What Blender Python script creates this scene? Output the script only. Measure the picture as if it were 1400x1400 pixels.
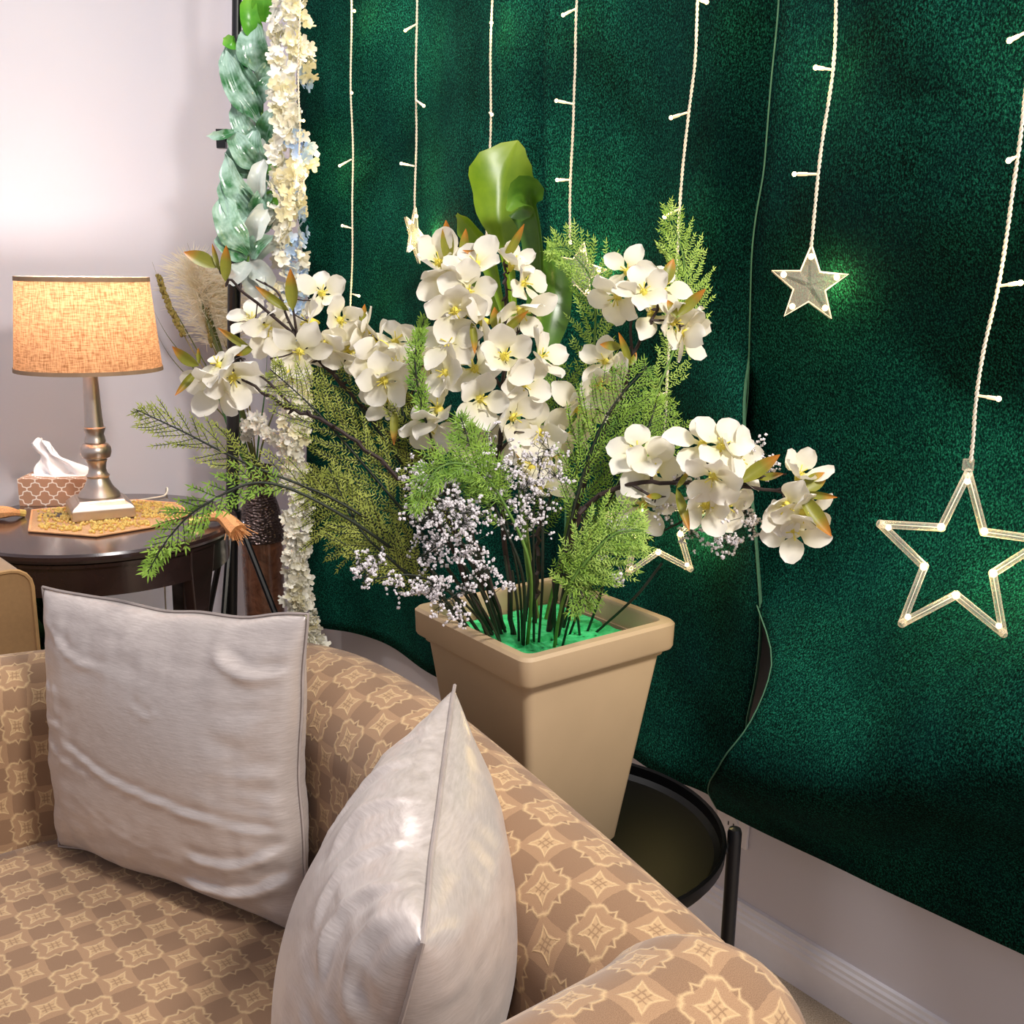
import bpy, math, random
from mathutils import Vector as V, Matrix, noise
from math import sin, cos, pi, radians, sqrt, exp, hypot

random.seed(7)
for o in list(bpy.data.objects): bpy.data.objects.remove(o)
SC = bpy.context.scene
COL = SC.collection

# ------------------------------------------------------------------ camera
F, PITCH, ROLL, CH = 1435.0, radians(13), radians(0.75), 1.22
cd = bpy.data.cameras.new('camera'); cam = bpy.data.objects.new('camera', cd); COL.objects.link(cam)
cd.sensor_width = 36; cd.lens = 36 * F / 1400; cd.clip_start = 0.02
cam.matrix_world = Matrix.Translation((0, 0, CH)) @ Matrix.Rotation(pi/2 - PITCH, 4, 'X') @ Matrix.Rotation(ROLL, 4, 'Z')
SC.camera = cam
CM = cam.matrix_world.to_3x3()

# ------------------------------------------------------------------ light and exposure
SC.view_settings.view_transform = 'Standard'; SC.view_settings.look = 'None'
SC.view_settings.gamma = 1; SC.view_settings.exposure = 0.8; SC.view_settings.use_curve_mapping = False
w = bpy.data.worlds.new('world'); SC.world = w; w.use_nodes = True
w.node_tree.nodes['Background'].inputs[0].default_value = (0.87, 0.86, 0.96, 1)
w.node_tree.nodes['Background'].inputs[1].default_value = 0.31
def area(name, loc, target, size, power, col):
    l = bpy.data.lights.new(name, 'AREA'); l.shape = 'DISK'; l.size = size; l.energy = power; l.color = col
    o = bpy.data.objects.new(name, l); COL.objects.link(o); o.location = loc
    o.rotation_euler = (V(target) - V(loc)).to_track_quat('-Z', 'Y').to_euler(); return o
area('ceiling_lamp', (1.0, -0.05, 2.45), (0.2, 1.0, 0.4), 0.40, 34, (1.0, 0.94, 0.88))
area('room_fill', (-0.55, 1.85, 2.55), (-0.55, 1.8, 0.0), 0.5, 12.5, (1.0, 0.95, 0.92))  # added unseen fill light, brightens the lamp wall and the corner carpet

# ------------------------------------------------------------------ measuring: pixels of the 1400 frame to places in the room
def ray(px, py): return CM @ V(((px-700)/F, -(py-700)/F, -1))
CAM = V((0, 0, CH))
def PD(px, py, d): return CAM + ray(px, py)*d
def PZ(px, py, z):
    r = ray(px, py); return CAM + r*((z-CH)/r.z)
P0 = V((0.4175, 1.7506, 0)); WT = V((-0.6194, 0.7851, 0)).normalized(); WN = V((-WT.y, WT.x, 0))
def PW(px, py, wd):                       # on the plane at distance wd from the carpeted wall
    r = ray(px, py); return CAM + r*((wd + WN.dot(P0))/WN.dot(r))
def WP(t, wd, z): return P0 + WT*t + WN*wd + V((0, 0, z))
def tw(p): d = p - P0; return WT.dot(d), WN.dot(d)
TC = 1.90                                 # corner of the two walls along the wall
CORNER = P0 + WT*TC

# ------------------------------------------------------------------ helpers
WL = {}                                    # world place of every parent
def tag(o, label=None, cat=None, group=None, kind=None):
    if label: o['label'] = label
    if cat: o['category'] = cat
    if group: o['group'] = group
    if kind: o['kind'] = kind
    return o
def thing(name, label, cat, loc, group=None):
    o = bpy.data.objects.new(name, None); o.empty_display_size = .02; COL.objects.link(o); o.location = loc
    WL[o] = V(loc); return tag(o, label, cat, group)
class MB:
    def __init__(s): s.v = []; s.f = []; s.uv = []; s.mi = []; s.cur = 0
    def face(s, idx, uv=None): s.f.append(tuple(idx)); s.uv.append(uv); s.mi.append(s.cur)
    def grid(s, rows, uvs=None, close_u=False, close_v=False):
        n = len(rows); m = len(rows[0]); b = len(s.v)
        for r in rows: s.v.extend(V(p) for p in r)
        for i in range(n if close_v else n-1):
            for j in range(m if close_u else m-1):
                i2, j2 = (i+1) % n, (j+1) % m
                uv = [uvs[i][j], uvs[i][j+1], uvs[i+1][j+1], uvs[i+1][j]] if uvs else None
                s.face((b+i*m+j, b+i*m+j2, b+i2*m+j2, b+i2*m+j), uv)
        return b
    def tube(s, pts, rad, seg=6, cap=True):
        pts = [V(p) for p in pts]; n = len(pts); rows = []
        if not hasattr(rad, '__len__'): rad = [rad]*n
        up = None
        for i in range(n):
            t = (pts[min(i+1, n-1)] - pts[max(i-1, 0)])
            t = t.normalized() if t.length > 1e-9 else V((0, 0, 1))
            if up is None: up = t.orthogonal().normalized()
            else:
                up = up - t*up.dot(t); up = up.normalized() if up.length > 1e-6 else t.orthogonal().normalized()
            sd = t.cross(up)
            rows.append([pts[i] + (up*cos(2*pi*k/seg) + sd*sin(2*pi*k/seg))*rad[i] for k in range(seg)])
        b = s.grid(rows, close_u=True)
        if cap:
            s.face([b+k for k in range(seg)][::-1]); s.face([b+(n-1)*seg+k for k in range(seg)])
    def lathe(s, prof, c=(0, 0, 0), seg=32, ax=None, cap=True):
        c = V(c); R = V((0, 0, 1)).rotation_difference(V(ax)).to_matrix() if ax is not None else Matrix.Identity(3)
        rows = [[c + R @ V((r*cos(2*pi*k/seg), r*sin(2*pi*k/seg), z)) for k in range(seg)] for r, z in prof]
        b = s.grid(rows, close_u=True)
        if cap:
            if prof[0][0] > 1e-5: s.face([b+k for k in range(seg)][::-1])
            if prof[-1][0] > 1e-5: s.face([b+(len(prof)-1)*seg+k for k in range(seg)])
    def box(s, c, sz, R=None):
        c = V(c); R = R or Matrix.Identity(3); b = len(s.v)
        for x in (-.5, .5):
            for y in (-.5, .5):
                for z in (-.5, .5): s.v.append(c + R @ V((x*sz[0], y*sz[1], z*sz[2])))
        for q in ((0, 1, 3, 2), (4, 6, 7, 5), (0, 4, 5, 1), (2, 3, 7, 6), (0, 2, 6, 4), (1, 5, 7, 3)): s.face([b+k for k in q])
    def prism(s, poly, z0, z1, to=lambda x, y, z: V((x, y, z))):
        b = len(s.v); n = len(poly)
        for z in (z0, z1): s.v.extend(to(x, y, z) for x, y in poly)
        s.face([b+k for k in range(n)][::-1]); s.face([b+n+k for k in range(n)])
        for k in range(n): s.face((b+k, b+(k+1) % n, b+n+(k+1) % n, b+n+k))
    def sphere(s, c, r, nu=8, nv=5, sc=(1, 1, 1)):
        rows = []
        for i in range(nv+1):
            a = pi*i/nv - pi/2
            rows.append([V(c) + V((cos(a)*cos(2*pi*k/nu)*r*sc[0], cos(a)*sin(2*pi*k/nu)*r*sc[1], sin(a)*r*sc[2])) for k in range(nu)])
        s.grid(rows, close_u=True)
    def mesh(s, name, mats, off=V((0, 0, 0)), smooth=True, bevel=0):
        me = bpy.data.meshes.new(name)
        me.from_pydata([tuple(p - off) for p in s.v], [], s.f)
        if any(u is not None for u in s.uv):
            l = me.uv_layers.new(name='UVMap'); k = 0
            for f, u in zip(s.f, s.uv):
                for q in range(len(f)):
                    if u: l.data[k].uv = u[q]
                    k += 1
        for m in (mats if isinstance(mats, (list, tuple)) else [mats]): me.materials.append(m)
        if any(s.mi): me.polygons.foreach_set('material_index', s.mi)
        me.validate(); me.update()
        if smooth: me.shade_smooth() if smooth is True else me.shade_auto() if hasattr(me, 'shade_auto') else None
        return me
    def build(s, name, mats, parent=None, smooth=35, bevel=0, subsurf=0, solid=0, weld=False):
        off = V((0, 0, 0)); p = parent
        while p is not None:
            if p in WL: off = WL[p]; break
            p = p.parent
        me = s.mesh(name, mats, off, smooth=False)
        o = bpy.data.objects.new(name, me); COL.objects.link(o)
        if parent is not None: o.parent = parent
        if smooth:
            me.shade_smooth()
            if smooth is not True: sharp(me, smooth)
        if weld: o.modifiers.new('weld', 'WELD').merge_threshold = .0002
        if solid: md = o.modifiers.new('solid', 'SOLIDIFY'); md.thickness = solid; md.offset = 0
        if bevel: md = o.modifiers.new('bevel', 'BEVEL'); md.width = bevel; md.segments = 2; md.limit_method = 'ANGLE'
        if subsurf: md = o.modifiers.new('sub', 'SUBSURF'); md.levels = md.render_levels = subsurf
        return o
def sharp(me, ang):
    import bmesh
    bm = bmesh.new(); bm.from_mesh(me)
    for e in bm.edges:
        if len(e.link_faces) == 2 and e.calc_face_angle(0) > radians(ang): e.smooth = False
    bm.to_mesh(me); bm.free()
def inst(name, me, M, parent):
    o = bpy.data.objects.new(name, me); COL.objects.link(o); o.parent = parent
    off = WL.get(parent)
    o.matrix_basis = (Matrix.Translation(-off) @ M) if off is not None else M
    return o
def frame(p, z, x):                         # 4x4 with local z, approximate local x
    z = V(z).normalized(); x = V(x); x = x - z*x.dot(z)
    x = x.normalized() if x.length > 1e-5 else z.orthogonal().normalized()
    y = z.cross(x)
    return Matrix.Translation(p) @ Matrix((x, y, z)).transposed().to_4x4()
def spline(pts, n):                         # Catmull-Rom through points
    pts = [V(p) for p in pts]; out = []
    if len(pts) == 2: return [pts[0].lerp(pts[1], k/(n-1)) for k in range(n)]
    P = [pts[0]*2-pts[1]] + pts + [pts[-1]*2-pts[-2]]; m = len(pts)-1
    for k in range(n):
        u = k/(n-1)*m; i = min(int(u), m-1); t = u-i
        a, b, c, d = P[i], P[i+1], P[i+2], P[i+3]
        out.append(.5*((2*b)+(c-a)*t+(2*a-5*b+4*c-d)*t*t+(3*b-a-3*c+d)*t**3))
    return out
def lerp(a, b, t): return a+(b-a)*t
def sm(a, b, x):
    t = min(1, max(0, (x-a)/(b-a))); return t*t*(3-2*t)
def interp(tab, x):
    if x <= tab[0][0]: return tab[0][1]
    for (a, b), (c, d) in zip(tab, tab[1:]):
        if x <= c: return b + (d-b)*sm(0, 1, (x-a)/(c-a))
    return tab[-1][1]

def slin(tab, x, h=.035):
    def f(x):
        if x <= tab[0][0]: return tab[0][1]
        for (a, b), (c, d) in zip(tab, tab[1:]):
            if x <= c: return b + (d-b)*(x-a)/(c-a)
        return tab[-1][1]
    return sum(f(x+h*k/3) for k in range(-3, 4))/7
# ------------------------------------------------------------------ materials
def srgb(r, g, b):
    f = lambda c: (c/255/12.92) if c/255 <= .04045 else ((c/255+.055)/1.055)**2.4
    return (f(r), f(g), f(b), 1)
class NT:
    def __init__(s, name):
        s.mat = bpy.data.materials.new(name); s.mat.use_nodes = True; s.t = s.mat.node_tree
        s.b = s.t.nodes['Principled BSDF']; s.out = s.t.nodes['Material Output']
    def n(s, typ, **kw):
        nd = s.t.nodes.new(typ)
        for k, v in kw.items(): setattr(nd, k, v)
        return nd
    def put(s, sock, v):
        if isinstance(v, bpy.types.NodeSocket): s.t.links.new(v, sock)
        elif v is not None: sock.default_value = v
    def m(s, op, a, b=None, c=None, clamp=False):
        nd = s.n('ShaderNodeMath', operation=op, use_clamp=clamp)
        for k, v in enumerate((a, b, c)): s.put(nd.inputs[k], v)
        return nd.outputs[0]
    def mix(s, f, a, b, blend='MIX'):
        nd = s.n('ShaderNodeMix', data_type='RGBA', blend_type=blend)
        s.put(nd.inputs[0], f); s.put(nd.inputs[6], a); s.put(nd.inputs[7], b); return nd.outputs[2]
    def ramp(s, f, stops, interp='LINEAR'):
        nd = s.n('ShaderNodeValToRGB'); s.put(nd.inputs[0], f); r = nd.color_ramp; r.interpolation = interp
        while len(r.elements) < len(stops): r.elements.new(.5)
        for e, (p, c) in zip(r.elements, stops):
            e.position = p; e.color = c if hasattr(c, '__len__') else (c, c, c, 1)
        return nd.outputs[0]
    def coord(s, which='Object', scale=(1, 1, 1)):
        c = s.n('ShaderNodeTexCoord'); mp = s.n('ShaderNodeMapping'); mp.inputs['Scale'].default_value = scale
        s.t.links.new(c.outputs[which], mp.inputs[0]); return mp.outputs[0]
    def noise(s, vec, scale, detail=3, rough=.5, dist=0):
        nd = s.n('ShaderNodeTexNoise'); s.put(nd.inputs['Vector'], vec); nd.inputs['Scale'].default_value = scale
        nd.inputs['Detail'].default_value = detail; nd.inputs['Roughness'].default_value = rough
        nd.inputs['Distortion'].default_value = dist; return nd.outputs[0]
    def xy(s, vec):
        nd = s.n('ShaderNodeSeparateXYZ'); s.put(nd.inputs[0], vec); return nd.outputs
    def bump(s, h, strength=.3, dist=.002):
        nd = s.n('ShaderNodeBump'); s.put(nd.inputs['Height'], h); nd.inputs['Strength'].default_value = strength
        nd.inputs['Distance'].default_value = dist; s.t.links.new(nd.outputs[0], s.b.inputs['Normal']); return nd.outputs[0]
    def set(s, **kw):
        for k, v in kw.items():
            s.put(s.b.inputs[k.replace('_', ' ')], v)
        return s
def plain(name, col, rough=.5, metal=0, nscale=40, amt=.12, bump=0, bdist=.001, **kw):
    t = NT(name); c = t.coord(); nz = t.noise(c, nscale, 4)
    d = tuple(x*(1-amt) for x in col[:3])+(1,); e = tuple(min(1, x*(1+amt)) for x in col[:3])+(1,)
    t.set(Base_Color=t.ramp(nz, [(.3, d), (.7, e)]), Roughness=rough, Metallic=metal)
    if bump: t.bump(nz, bump, bdist)
    for k, v in kw.items(): t.put(t.b.inputs[k.replace('_', ' ')], v)
    return t.mat
def translucent(t, amount, col):
    tr = t.n('ShaderNodeBsdfTranslucent'); t.put(tr.inputs[0], col)
    mx = t.n('ShaderNodeMixShader'); mx.inputs[0].default_value = amount
    t.t.links.new(t.b.outputs[0], mx.inputs[1]); t.t.links.new(tr.outputs[0], mx.inputs[2])
    t.t.links.new(mx.outputs[0], t.out.inputs[0])
def emit(name, col, s):
    t = NT(name); t.set(Base_Color=col, Emission_Color=col, Emission_Strength=s, Roughness=.3); return t.mat

M = {}
# painted wall
t = NT('wall_paint'); c = t.coord()
t.set(Base_Color=t.ramp(t.noise(c, 1.4, 2), [(.3, srgb(208, 203, 210)), (.7, srgb(214, 209, 215))]), Roughness=.75)
t.bump(t.noise(c, 260, 3), .06, .001); M['wall'] = t.mat
M['trim'] = plain('white_trim', srgb(232, 228, 232), .35, amt=.02)
# floor carpet
t = NT('floor_pile'); c = t.coord(); nz = t.noise(c, 420, 4, .7)
t.set(Base_Color=t.ramp(nz, [(.3, srgb(150, 128, 105)), (.7, srgb(232, 212, 186))]), Roughness=.95); t.bump(nz, .9, .004); M['floor'] = t.mat
# green grass-carpet
t = NT('green_carpet_pile'); c = t.coord(); st = t.coord(scale=(1, 1, .6)); nz = t.noise(st, 440, 3, .75); big = t.noise(c, 9, 3)
base = t.ramp(nz, [(.36, srgb(1, 10, 8)), (.5, srgb(6, 47, 39)), (.66, srgb(32, 120, 96))])
nap_shade = t.ramp(t.noise(c, 3.2, 2, .5, .4), [(.34, .38), (.68, 1.45)])  # broad light and shade on the pile nap, painted into the colour
base = t.mix(1, base, nap_shade, 'MULTIPLY')
base = t.mix(t.m('MULTIPLY', t.m('SUBTRACT', big, .35, clamp=True), .9, clamp=True), base, srgb(3, 40, 46))
t.set(Base_Color=base, Roughness=.92, Sheen_Weight=.0, Sheen_Roughness=.5, Sheen_Tint=srgb(40, 170, 130), Specular_IOR_Level=.04)
rib = t.m('SINE', t.m('MULTIPLY', t.xy(c)[2], 1300))
t.bump(t.m('ADD', nz, t.m('MULTIPLY', rib, .02)), 1.0, .005); M['carpet'] = t.mat
M['carpet_edge'] = plain('carpet_backing', srgb(60, 104, 80), .9, nscale=200)

# damask chair fabric
def damask():
    t = NT('damask_upholstery'); PERIOD = .069
    c = t.n('ShaderNodeUVMap'); uv = t.xy(c.outputs[0]); wob = t.noise(c.outputs[0], 260, 2)
    w1 = t.m('MULTIPLY', t.m('SUBTRACT', wob, .5), .03)
    u = t.m('ADD', t.m('DIVIDE', uv[0], PERIOD), w1); v = t.m('ADD', t.m('DIVIDE', uv[1], PERIOD), w1)
    def cell(du):
        x = t.m('ABSOLUTE', t.m('SUBTRACT', t.m('FRACT', t.m('ADD', u, du)), .5)); y = t.m('ABSOLUTE', t.m('SUBTRACT', t.m('FRACT', t.m('ADD', v, du)), .5))
        mx = t.m('MAXIMUM', x, y); mn = t.m('MINIMUM', x, y); q = t.m('DIVIDE', mn, t.m('MAXIMUM', mx, .001)); return x, y, mx, mn, q
    def line(d, wd): return t.m('SUBTRACT', 1, t.m('SMOOTH_MIN', t.m('DIVIDE', t.m('ABSOLUTE', d), wd), 1, .4), clamp=True)
    x, y, mx, mn, q = cell(.5)
    g = t.ramp(q, [(0, .345), (.09, .30), (.2, .268), (.4, .283), (.62, .296), (.82, .268), (1, .235)])
    outl = line(t.m('SUBTRACT', mx, g), .034); inside = t.m('LESS_THAN', mx, g)
    h = t.m('ADD', .10, t.m('MULTIPLY', t.m('MULTIPLY', q, q), .055)); inn = t.m('LESS_THAN', mx, h)
    l2 = line(t.m('SUBTRACT', mx, h), .026)
    grid = t.m('MULTIPLY', t.m('MAXIMUM', line(t.m('SUBTRACT', x, .036), .017), line(t.m('SUBTRACT', y, .036), .017)), inn)
    xs, ys, ms, ns, qs = cell(0)
    h2 = t.m('ADD', .105, t.m('MULTIPLY', t.m('MULTIPLY', qs, qs), .055)); in2 = t.m('LESS_THAN', ms, h2)
    l3 = line(t.m('SUBTRACT', ms, h2), .028)
    grid2 = t.m('MULTIPLY', t.m('MAXIMUM', line(t.m('SUBTRACT', xs, .036), .017), line(t.m('SUBTRACT', ys, .036), .017)), in2)
    chk = t.m('MULTIPLY', t.m('COSINE', t.m('MULTIPLY', u, 2*pi)), t.m('COSINE', t.m('MULTIPLY', v, 2*pi)))
    chk = t.m('GREATER_THAN', chk, -0.05)
    light = t.m('MAXIMUM', t.m('MAXIMUM', outl, l2), l3)
    dark = t.m('MAXIMUM', grid, grid2)
    dots = t.m('MAXIMUM', inn, in2)
    base = t.mix(t.m('MULTIPLY', chk, .75), srgb(124, 92, 68), srgb(164, 128, 95))
    base = t.mix(t.m('MULTIPLY', dots, .55), base, srgb(206, 172, 126))
    base = t.mix(t.m('MULTIPLY', dark, .8), base, srgb(108, 74, 50))
    base = t.mix(t.m('MULTIPLY', light, .8), base, srgb(218, 186, 138))
    weave = t.noise(c.outputs[0], 1500, 3)
    base = t.mix(.25, base, t.ramp(weave, [(.3, srgb(90, 66, 48)), (.7, srgb(215, 180, 140))]))
    t.set(Base_Color=base, Roughness=.85, Sheen_Weight=.25, Specular_IOR_Level=.2)
    t.bump(t.m('ADD', t.m('MULTIPLY', light, .6), t.m('MULTIPLY', weave, .35)), .5, .0015)
    return t.mat
M['damask'] = damask()
# pillow silk
t = NT('pillow_silk'); c = t.coord(); st = t.coord(scale=(1, 1, 14)); nz = t.noise(st, 60, 4, .65); n2 = t.noise(c, 14, 4, .6, .6)
t.set(Base_Color=t.ramp(nz, [(.25, srgb(180, 168, 161)), (.75, srgb(208, 197, 191))]), Roughness=t.ramp(nz, [(.3, .28), (.7, .42)]), Sheen_Weight=.2, Specular_IOR_Level=.6, Metallic=.3)
t.bump(t.m('ADD', t.m('MULTIPLY', nz, .12), n2), .22, .006); M['silk'] = t.mat
M['seam'] = plain('pillow_seam', srgb(160, 148, 142), .6)
M['planter'] = plain('planter_resin', srgb(190, 164, 130), .5, nscale=9, amt=.05, bump=.03)
t = NT('floral_foam'); c = t.coord(); nz = t.noise(c, 90, 4)
t.set(Base_Color=t.ramp(nz, [(.30, srgb(10, 70, 36)), (.38, srgb(40, 190, 104)), (.7, srgb(84, 226, 142))]), Roughness=.9); t.bump(nz, .7, .004); M['foam'] = t.mat
M['black'] = plain('black_gloss', srgb(6, 6, 7), .38, amt=.1, Specular_IOR_Level=.12)
M['blackmetal'] = plain('black_metal', srgb(16, 16, 19), .35, amt=.1)
M['chrome'] = plain('pale_metal', srgb(190, 190, 205), .25, 1)
M['espresso'] = plain('espresso_wood', srgb(52, 36, 36), .2, nscale=12, amt=.25, Coat_Weight=.6, Coat_Roughness=.12)
M['nickel'] = plain('brushed_nickel', srgb(206, 194, 184), .36, 1, amt=.05)
t = NT('linen_shade'); c = t.coord(); a = t.noise(t.coord(scale=(1, 1, .08)), 420, 3); b = t.noise(t.coord(scale=(.12, .12, 1)), 420, 3)
wv = t.m('ADD', t.m('MULTIPLY', a, .5), t.m('MULTIPLY', b, .5)); cl = t.ramp(wv, [(.38, srgb(152, 104, 68)), (.60, srgb(222, 170, 124))])
t.set(Base_Color=cl, Roughness=.9, Specular_IOR_Level=.1); t.bump(wv, .3, .001); translucent(t, .21, cl); M['shade'] = t.mat
M['shade_trim'] = plain('shade_trim', srgb(150, 122, 96), .8)
M['shade_lining'] = plain('shade_lining', srgb(245, 240, 232), .8, amt=.02)
M['bulb'] = emit('lamp_bulb_glass', (1, .86, .66, 1), 9)
# tissue box trellis
t = NT('tissue_box_print'); c = t.n('ShaderNodeUVMap'); uv = t.xy(c.outputs[0])
u = t.m('DIVIDE', uv[0], .042); v = t.m('DIVIDE', uv[1], .042)
a = t.m('ADD', u, v); b = t.m('SUBTRACT', u, v)
wv = lambda p, q: t.m('ABSOLUTE', t.m('SUBTRACT', t.m('FRACT', t.m('ADD', p, t.m('MULTIPLY', t.m('SINE', t.m('MULTIPLY', q, 4*pi)), .06))), .5))
ln = t.m('MAXIMUM', t.m('LESS_THAN', wv(a, b), .055), t.m('LESS_THAN', wv(b, a), .055))
t.set(Base_Color=t.mix(ln, srgb(188, 142, 112), srgb(250, 236, 222)), Roughness=.55); M['tissuebox'] = t.mat
M['tissue'] = plain('tissue_paper', srgb(252, 250, 250), .9, amt=.01)
t = NT('runner_cloth'); c = t.coord(); nz = t.noise(c, 300, 3)
t.set(Base_Color=t.ramp(nz, [(.3, srgb(168, 116, 62)), (.7, srgb(216, 164, 98))]), Roughness=.5, Sheen_Weight=.4); t.bump(nz, .3, .001); M['runner'] = t.mat
M['runner_dark'] = plain('runner_grey_panel', srgb(92, 82, 86), .55, nscale=200)
M['bead'] = plain('gold_bead', srgb(240, 205, 120), .3, .35, nscale=90, amt=.25)
M['tassel'] = plain('tassel_thread', srgb(224, 160, 104), .6, nscale=300, amt=.2)
M['piping_orange'] = plain('runner_edge', srgb(238, 178, 128), .5)
M['tan'] = plain('tan_velvet', srgb(158, 122, 80), .8, nscale=120, amt=.06, Sheen_Weight=.4)
M['tan_pipe'] = plain('tan_piping', srgb(176, 138, 92), .7)
# vase
t = NT('vase_hammered'); c = t.coord(scale=(1, 1, 1.8)); vo = t.n('ShaderNodeTexVoronoi'); t.put(vo.inputs['Vector'], c); vo.inputs['Scale'].default_value = 95
t.set(Base_Color=srgb(92, 78, 76), Metallic=.75, Roughness=.28); t.bump(vo.outputs[0], .9, .006); M['vase_top'] = t.mat
t = NT('vase_brown_glaze'); c = t.coord(); nz = t.noise(c, 26, 4, .6, .8)
t.set(Base_Color=t.ramp(nz, [(.3, srgb(88, 54, 40)), (.7, srgb(140, 94, 72))]), Roughness=.18, Coat_Weight=.7); t.bump(nz, .5, .006); M['vase_low'] = t.mat
# plants
def leafmat(name, lo, hi, tip, rough=.4, tr=.2, tipat=.75, veins_gloss=0):
    t = NT(name); c = t.n('ShaderNodeUVMap'); uv = t.xy(c.outputs[0]); nz = t.noise(t.coord(), 28 if veins_gloss else 60, 3)
    if veins_gloss:
        nz = t.ramp(nz, [(.38, 0), (.62, 1)]); ph = t.m('ADD', t.m('MULTIPLY', uv[0], 44), t.m('MULTIPLY', uv[1], 9)); t.bump(t.m('ADD', t.m('SINE', ph), t.m('MULTIPLY', nz, 2)), .16, .004)  # noise paints pale gloss patches into the colour; bump adds veins
    col = t.mix(nz, lo, hi); k = t.m('MULTIPLY', t.m('SUBTRACT', uv[1], tipat, clamp=True), 1/(1-tipat+.001), clamp=True)
    col = t.mix(k, col, tip)
    rib = t.m('LESS_THAN', t.m('ABSOLUTE', t.m('SUBTRACT', uv[0], .5)), .025); col = t.mix(t.m('MULTIPLY', rib, .3), col, hi)
    t.set(Base_Color=col, Roughness=rough, Specular_IOR_Level=.5)
    if tr: translucent(t, tr, col)
    return t.mat
M['leaf_branch'] = leafmat('olive_leaf', srgb(104, 112, 34), srgb(156, 152, 52), srgb(206, 122, 44), .45, .22, .55)
M['leaf_broad'] = leafmat('broad_leaf', srgb(84, 122, 16), srgb(130, 158, 30), srgb(150, 172, 50), .36, .18, .8)
M['leaf_broad_dark'] = leafmat('broad_leaf_dark', srgb(48, 88, 30), srgb(96, 136, 40), srgb(120, 160, 60), .28, .15, .8)
M['leaf_silver'] = leafmat('silver_green_leaf', srgb(58, 112, 68), srgb(162, 194, 178), srgb(176, 206, 192), .2, .12, .6, 1)  # silver-green leaf with its gloss partly painted as pale patches
M['leaf_pale'] = leafmat('pale_leaf', srgb(160, 176, 170), srgb(206, 210, 206), srgb(210, 214, 206), .3, .15, .5)
M['leaf_bright'] = leafmat('bright_green_leaf', srgb(64, 140, 34), srgb(110, 184, 56), srgb(140, 200, 70), .3, .2, .6)
M['leaf_dark'] = leafmat('dark_green_leaf', srgb(20, 46, 26), srgb(44, 84, 44), srgb(60, 100, 60), .4, .1, .6)
t = NT('petal_white'); c = t.n('ShaderNodeUVMap'); uv = t.xy(c.outputs[0])
col = t.ramp(uv[1], [(0, srgb(222, 214, 130)), (.12, srgb(232, 226, 180)), (.42, srgb(238, 232, 212)), (1, srgb(240, 236, 228))])
t.set(Base_Color=col, Roughness=.6, Specular_IOR_Level=.3); translucent(t, .28, col); M['petal'] = t.mat
t = NT('petal_cream'); col = t.ramp(t.noise(t.coord(), 30, 3), [(.3, srgb(240, 236, 214)), (.6, srgb(250, 249, 244))])
t.set(Base_Color=col, Roughness=.6); translucent(t, .25, col); M['petal_cream'] = t.mat
t = NT('petal_warm'); col = t.ramp(t.noise(t.coord(), 30, 3), [(.3, srgb(232, 224, 178)), (.6, srgb(246, 242, 222))])
t.set(Base_Color=col, Roughness=.6); translucent(t, .25, col); M['petal_warm'] = t.mat
t = NT('petal_blue_shade'); col = t.ramp(t.noise(t.coord(), 30, 3), [(.3, srgb(150, 190, 240)), (.65, srgb(214, 226, 246))])  # bluish shade on the garland, put into the petal colour
t.set(Base_Color=col, Roughness=.6); translucent(t, .25, col); M['petal_blue_shade'] = t.mat
M['stamen'] = plain('stamen_yellow', srgb(222, 206, 82), .6)
M['twig'] = plain('dark_twig', srgb(46, 30, 26), .7, nscale=150, amt=.3, bump=.4)
M['stem_dark'] = plain('dark_green_stem', srgb(24, 34, 18), .6, nscale=150, amt=.3)
M['stem_green'] = plain('green_stem', srgb(96, 132, 52), .6, nscale=100)
def fern(name, lo, hi, tr=.3):
    t = NT(name); col = t.ramp(t.noise(t.coord(), 45, 3), [(.3, lo), (.7, hi)]); t.set(Base_Color=col, Roughness=.65); translucent(t, tr, col); return t.mat
M['fern_dark'] = fern('fern_olive', srgb(124, 140, 46), srgb(196, 204, 100))
M['fern_mid'] = fern('fern_green', srgb(98, 142, 44), srgb(164, 200, 80))
M['fern_lime'] = fern('fern_lime', srgb(140, 182, 60), srgb(200, 226, 118))
M['breath'] = plain('tiny_white_floret', srgb(222, 216, 219), .8, nscale=200, amt=.1)
M['pampas'] = fern('pampas_plume', srgb(240, 228, 196), srgb(254, 250, 236), .55)
M['wheat'] = plain('reed_spike', srgb(140, 124, 62), .8, nscale=200, amt=.3)
M['grass'] = leafmat('grass_blade', srgb(84, 98, 50), srgb(130, 136, 80), srgb(150, 140, 90), .6, .2, .6)
M['grass_green'] = leafmat('grass_blade_green', srgb(40, 96, 60), srgb(90, 150, 80), srgb(120, 160, 80), .5, .2, .6)
# string lights
M['wire'] = plain('light_cord', srgb(232, 222, 204), .4, amt=.05)
t = NT('clear_acrylic'); t.set(Base_Color=(1, .93, .8, 1), Roughness=.12, Emission_Color=(1, .76, .42, 1), Emission_Strength=.10)
tb = t.n('ShaderNodeBsdfTransparent'); lw = t.n('ShaderNodeLayerWeight'); lw.inputs[0].default_value = .35; mx = t.n('ShaderNodeMixShader')
t.put(mx.inputs[0], t.m('ADD', t.m('MULTIPLY', lw.outputs['Facing'], .45), .06, clamp=True)); t.t.links.new(tb.outputs[0], mx.inputs[1]); t.t.links.new(t.b.outputs[0], mx.inputs[2]); t.t.links.new(mx.outputs[0], t.out.inputs[0]); M['acrylic'] = t.mat
M['led'] = emit('led_warm', (1, .74, .42, 1), 2.2)
M['holder'] = emit('led_holder', (1, .80, .55, 1), .30)
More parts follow.
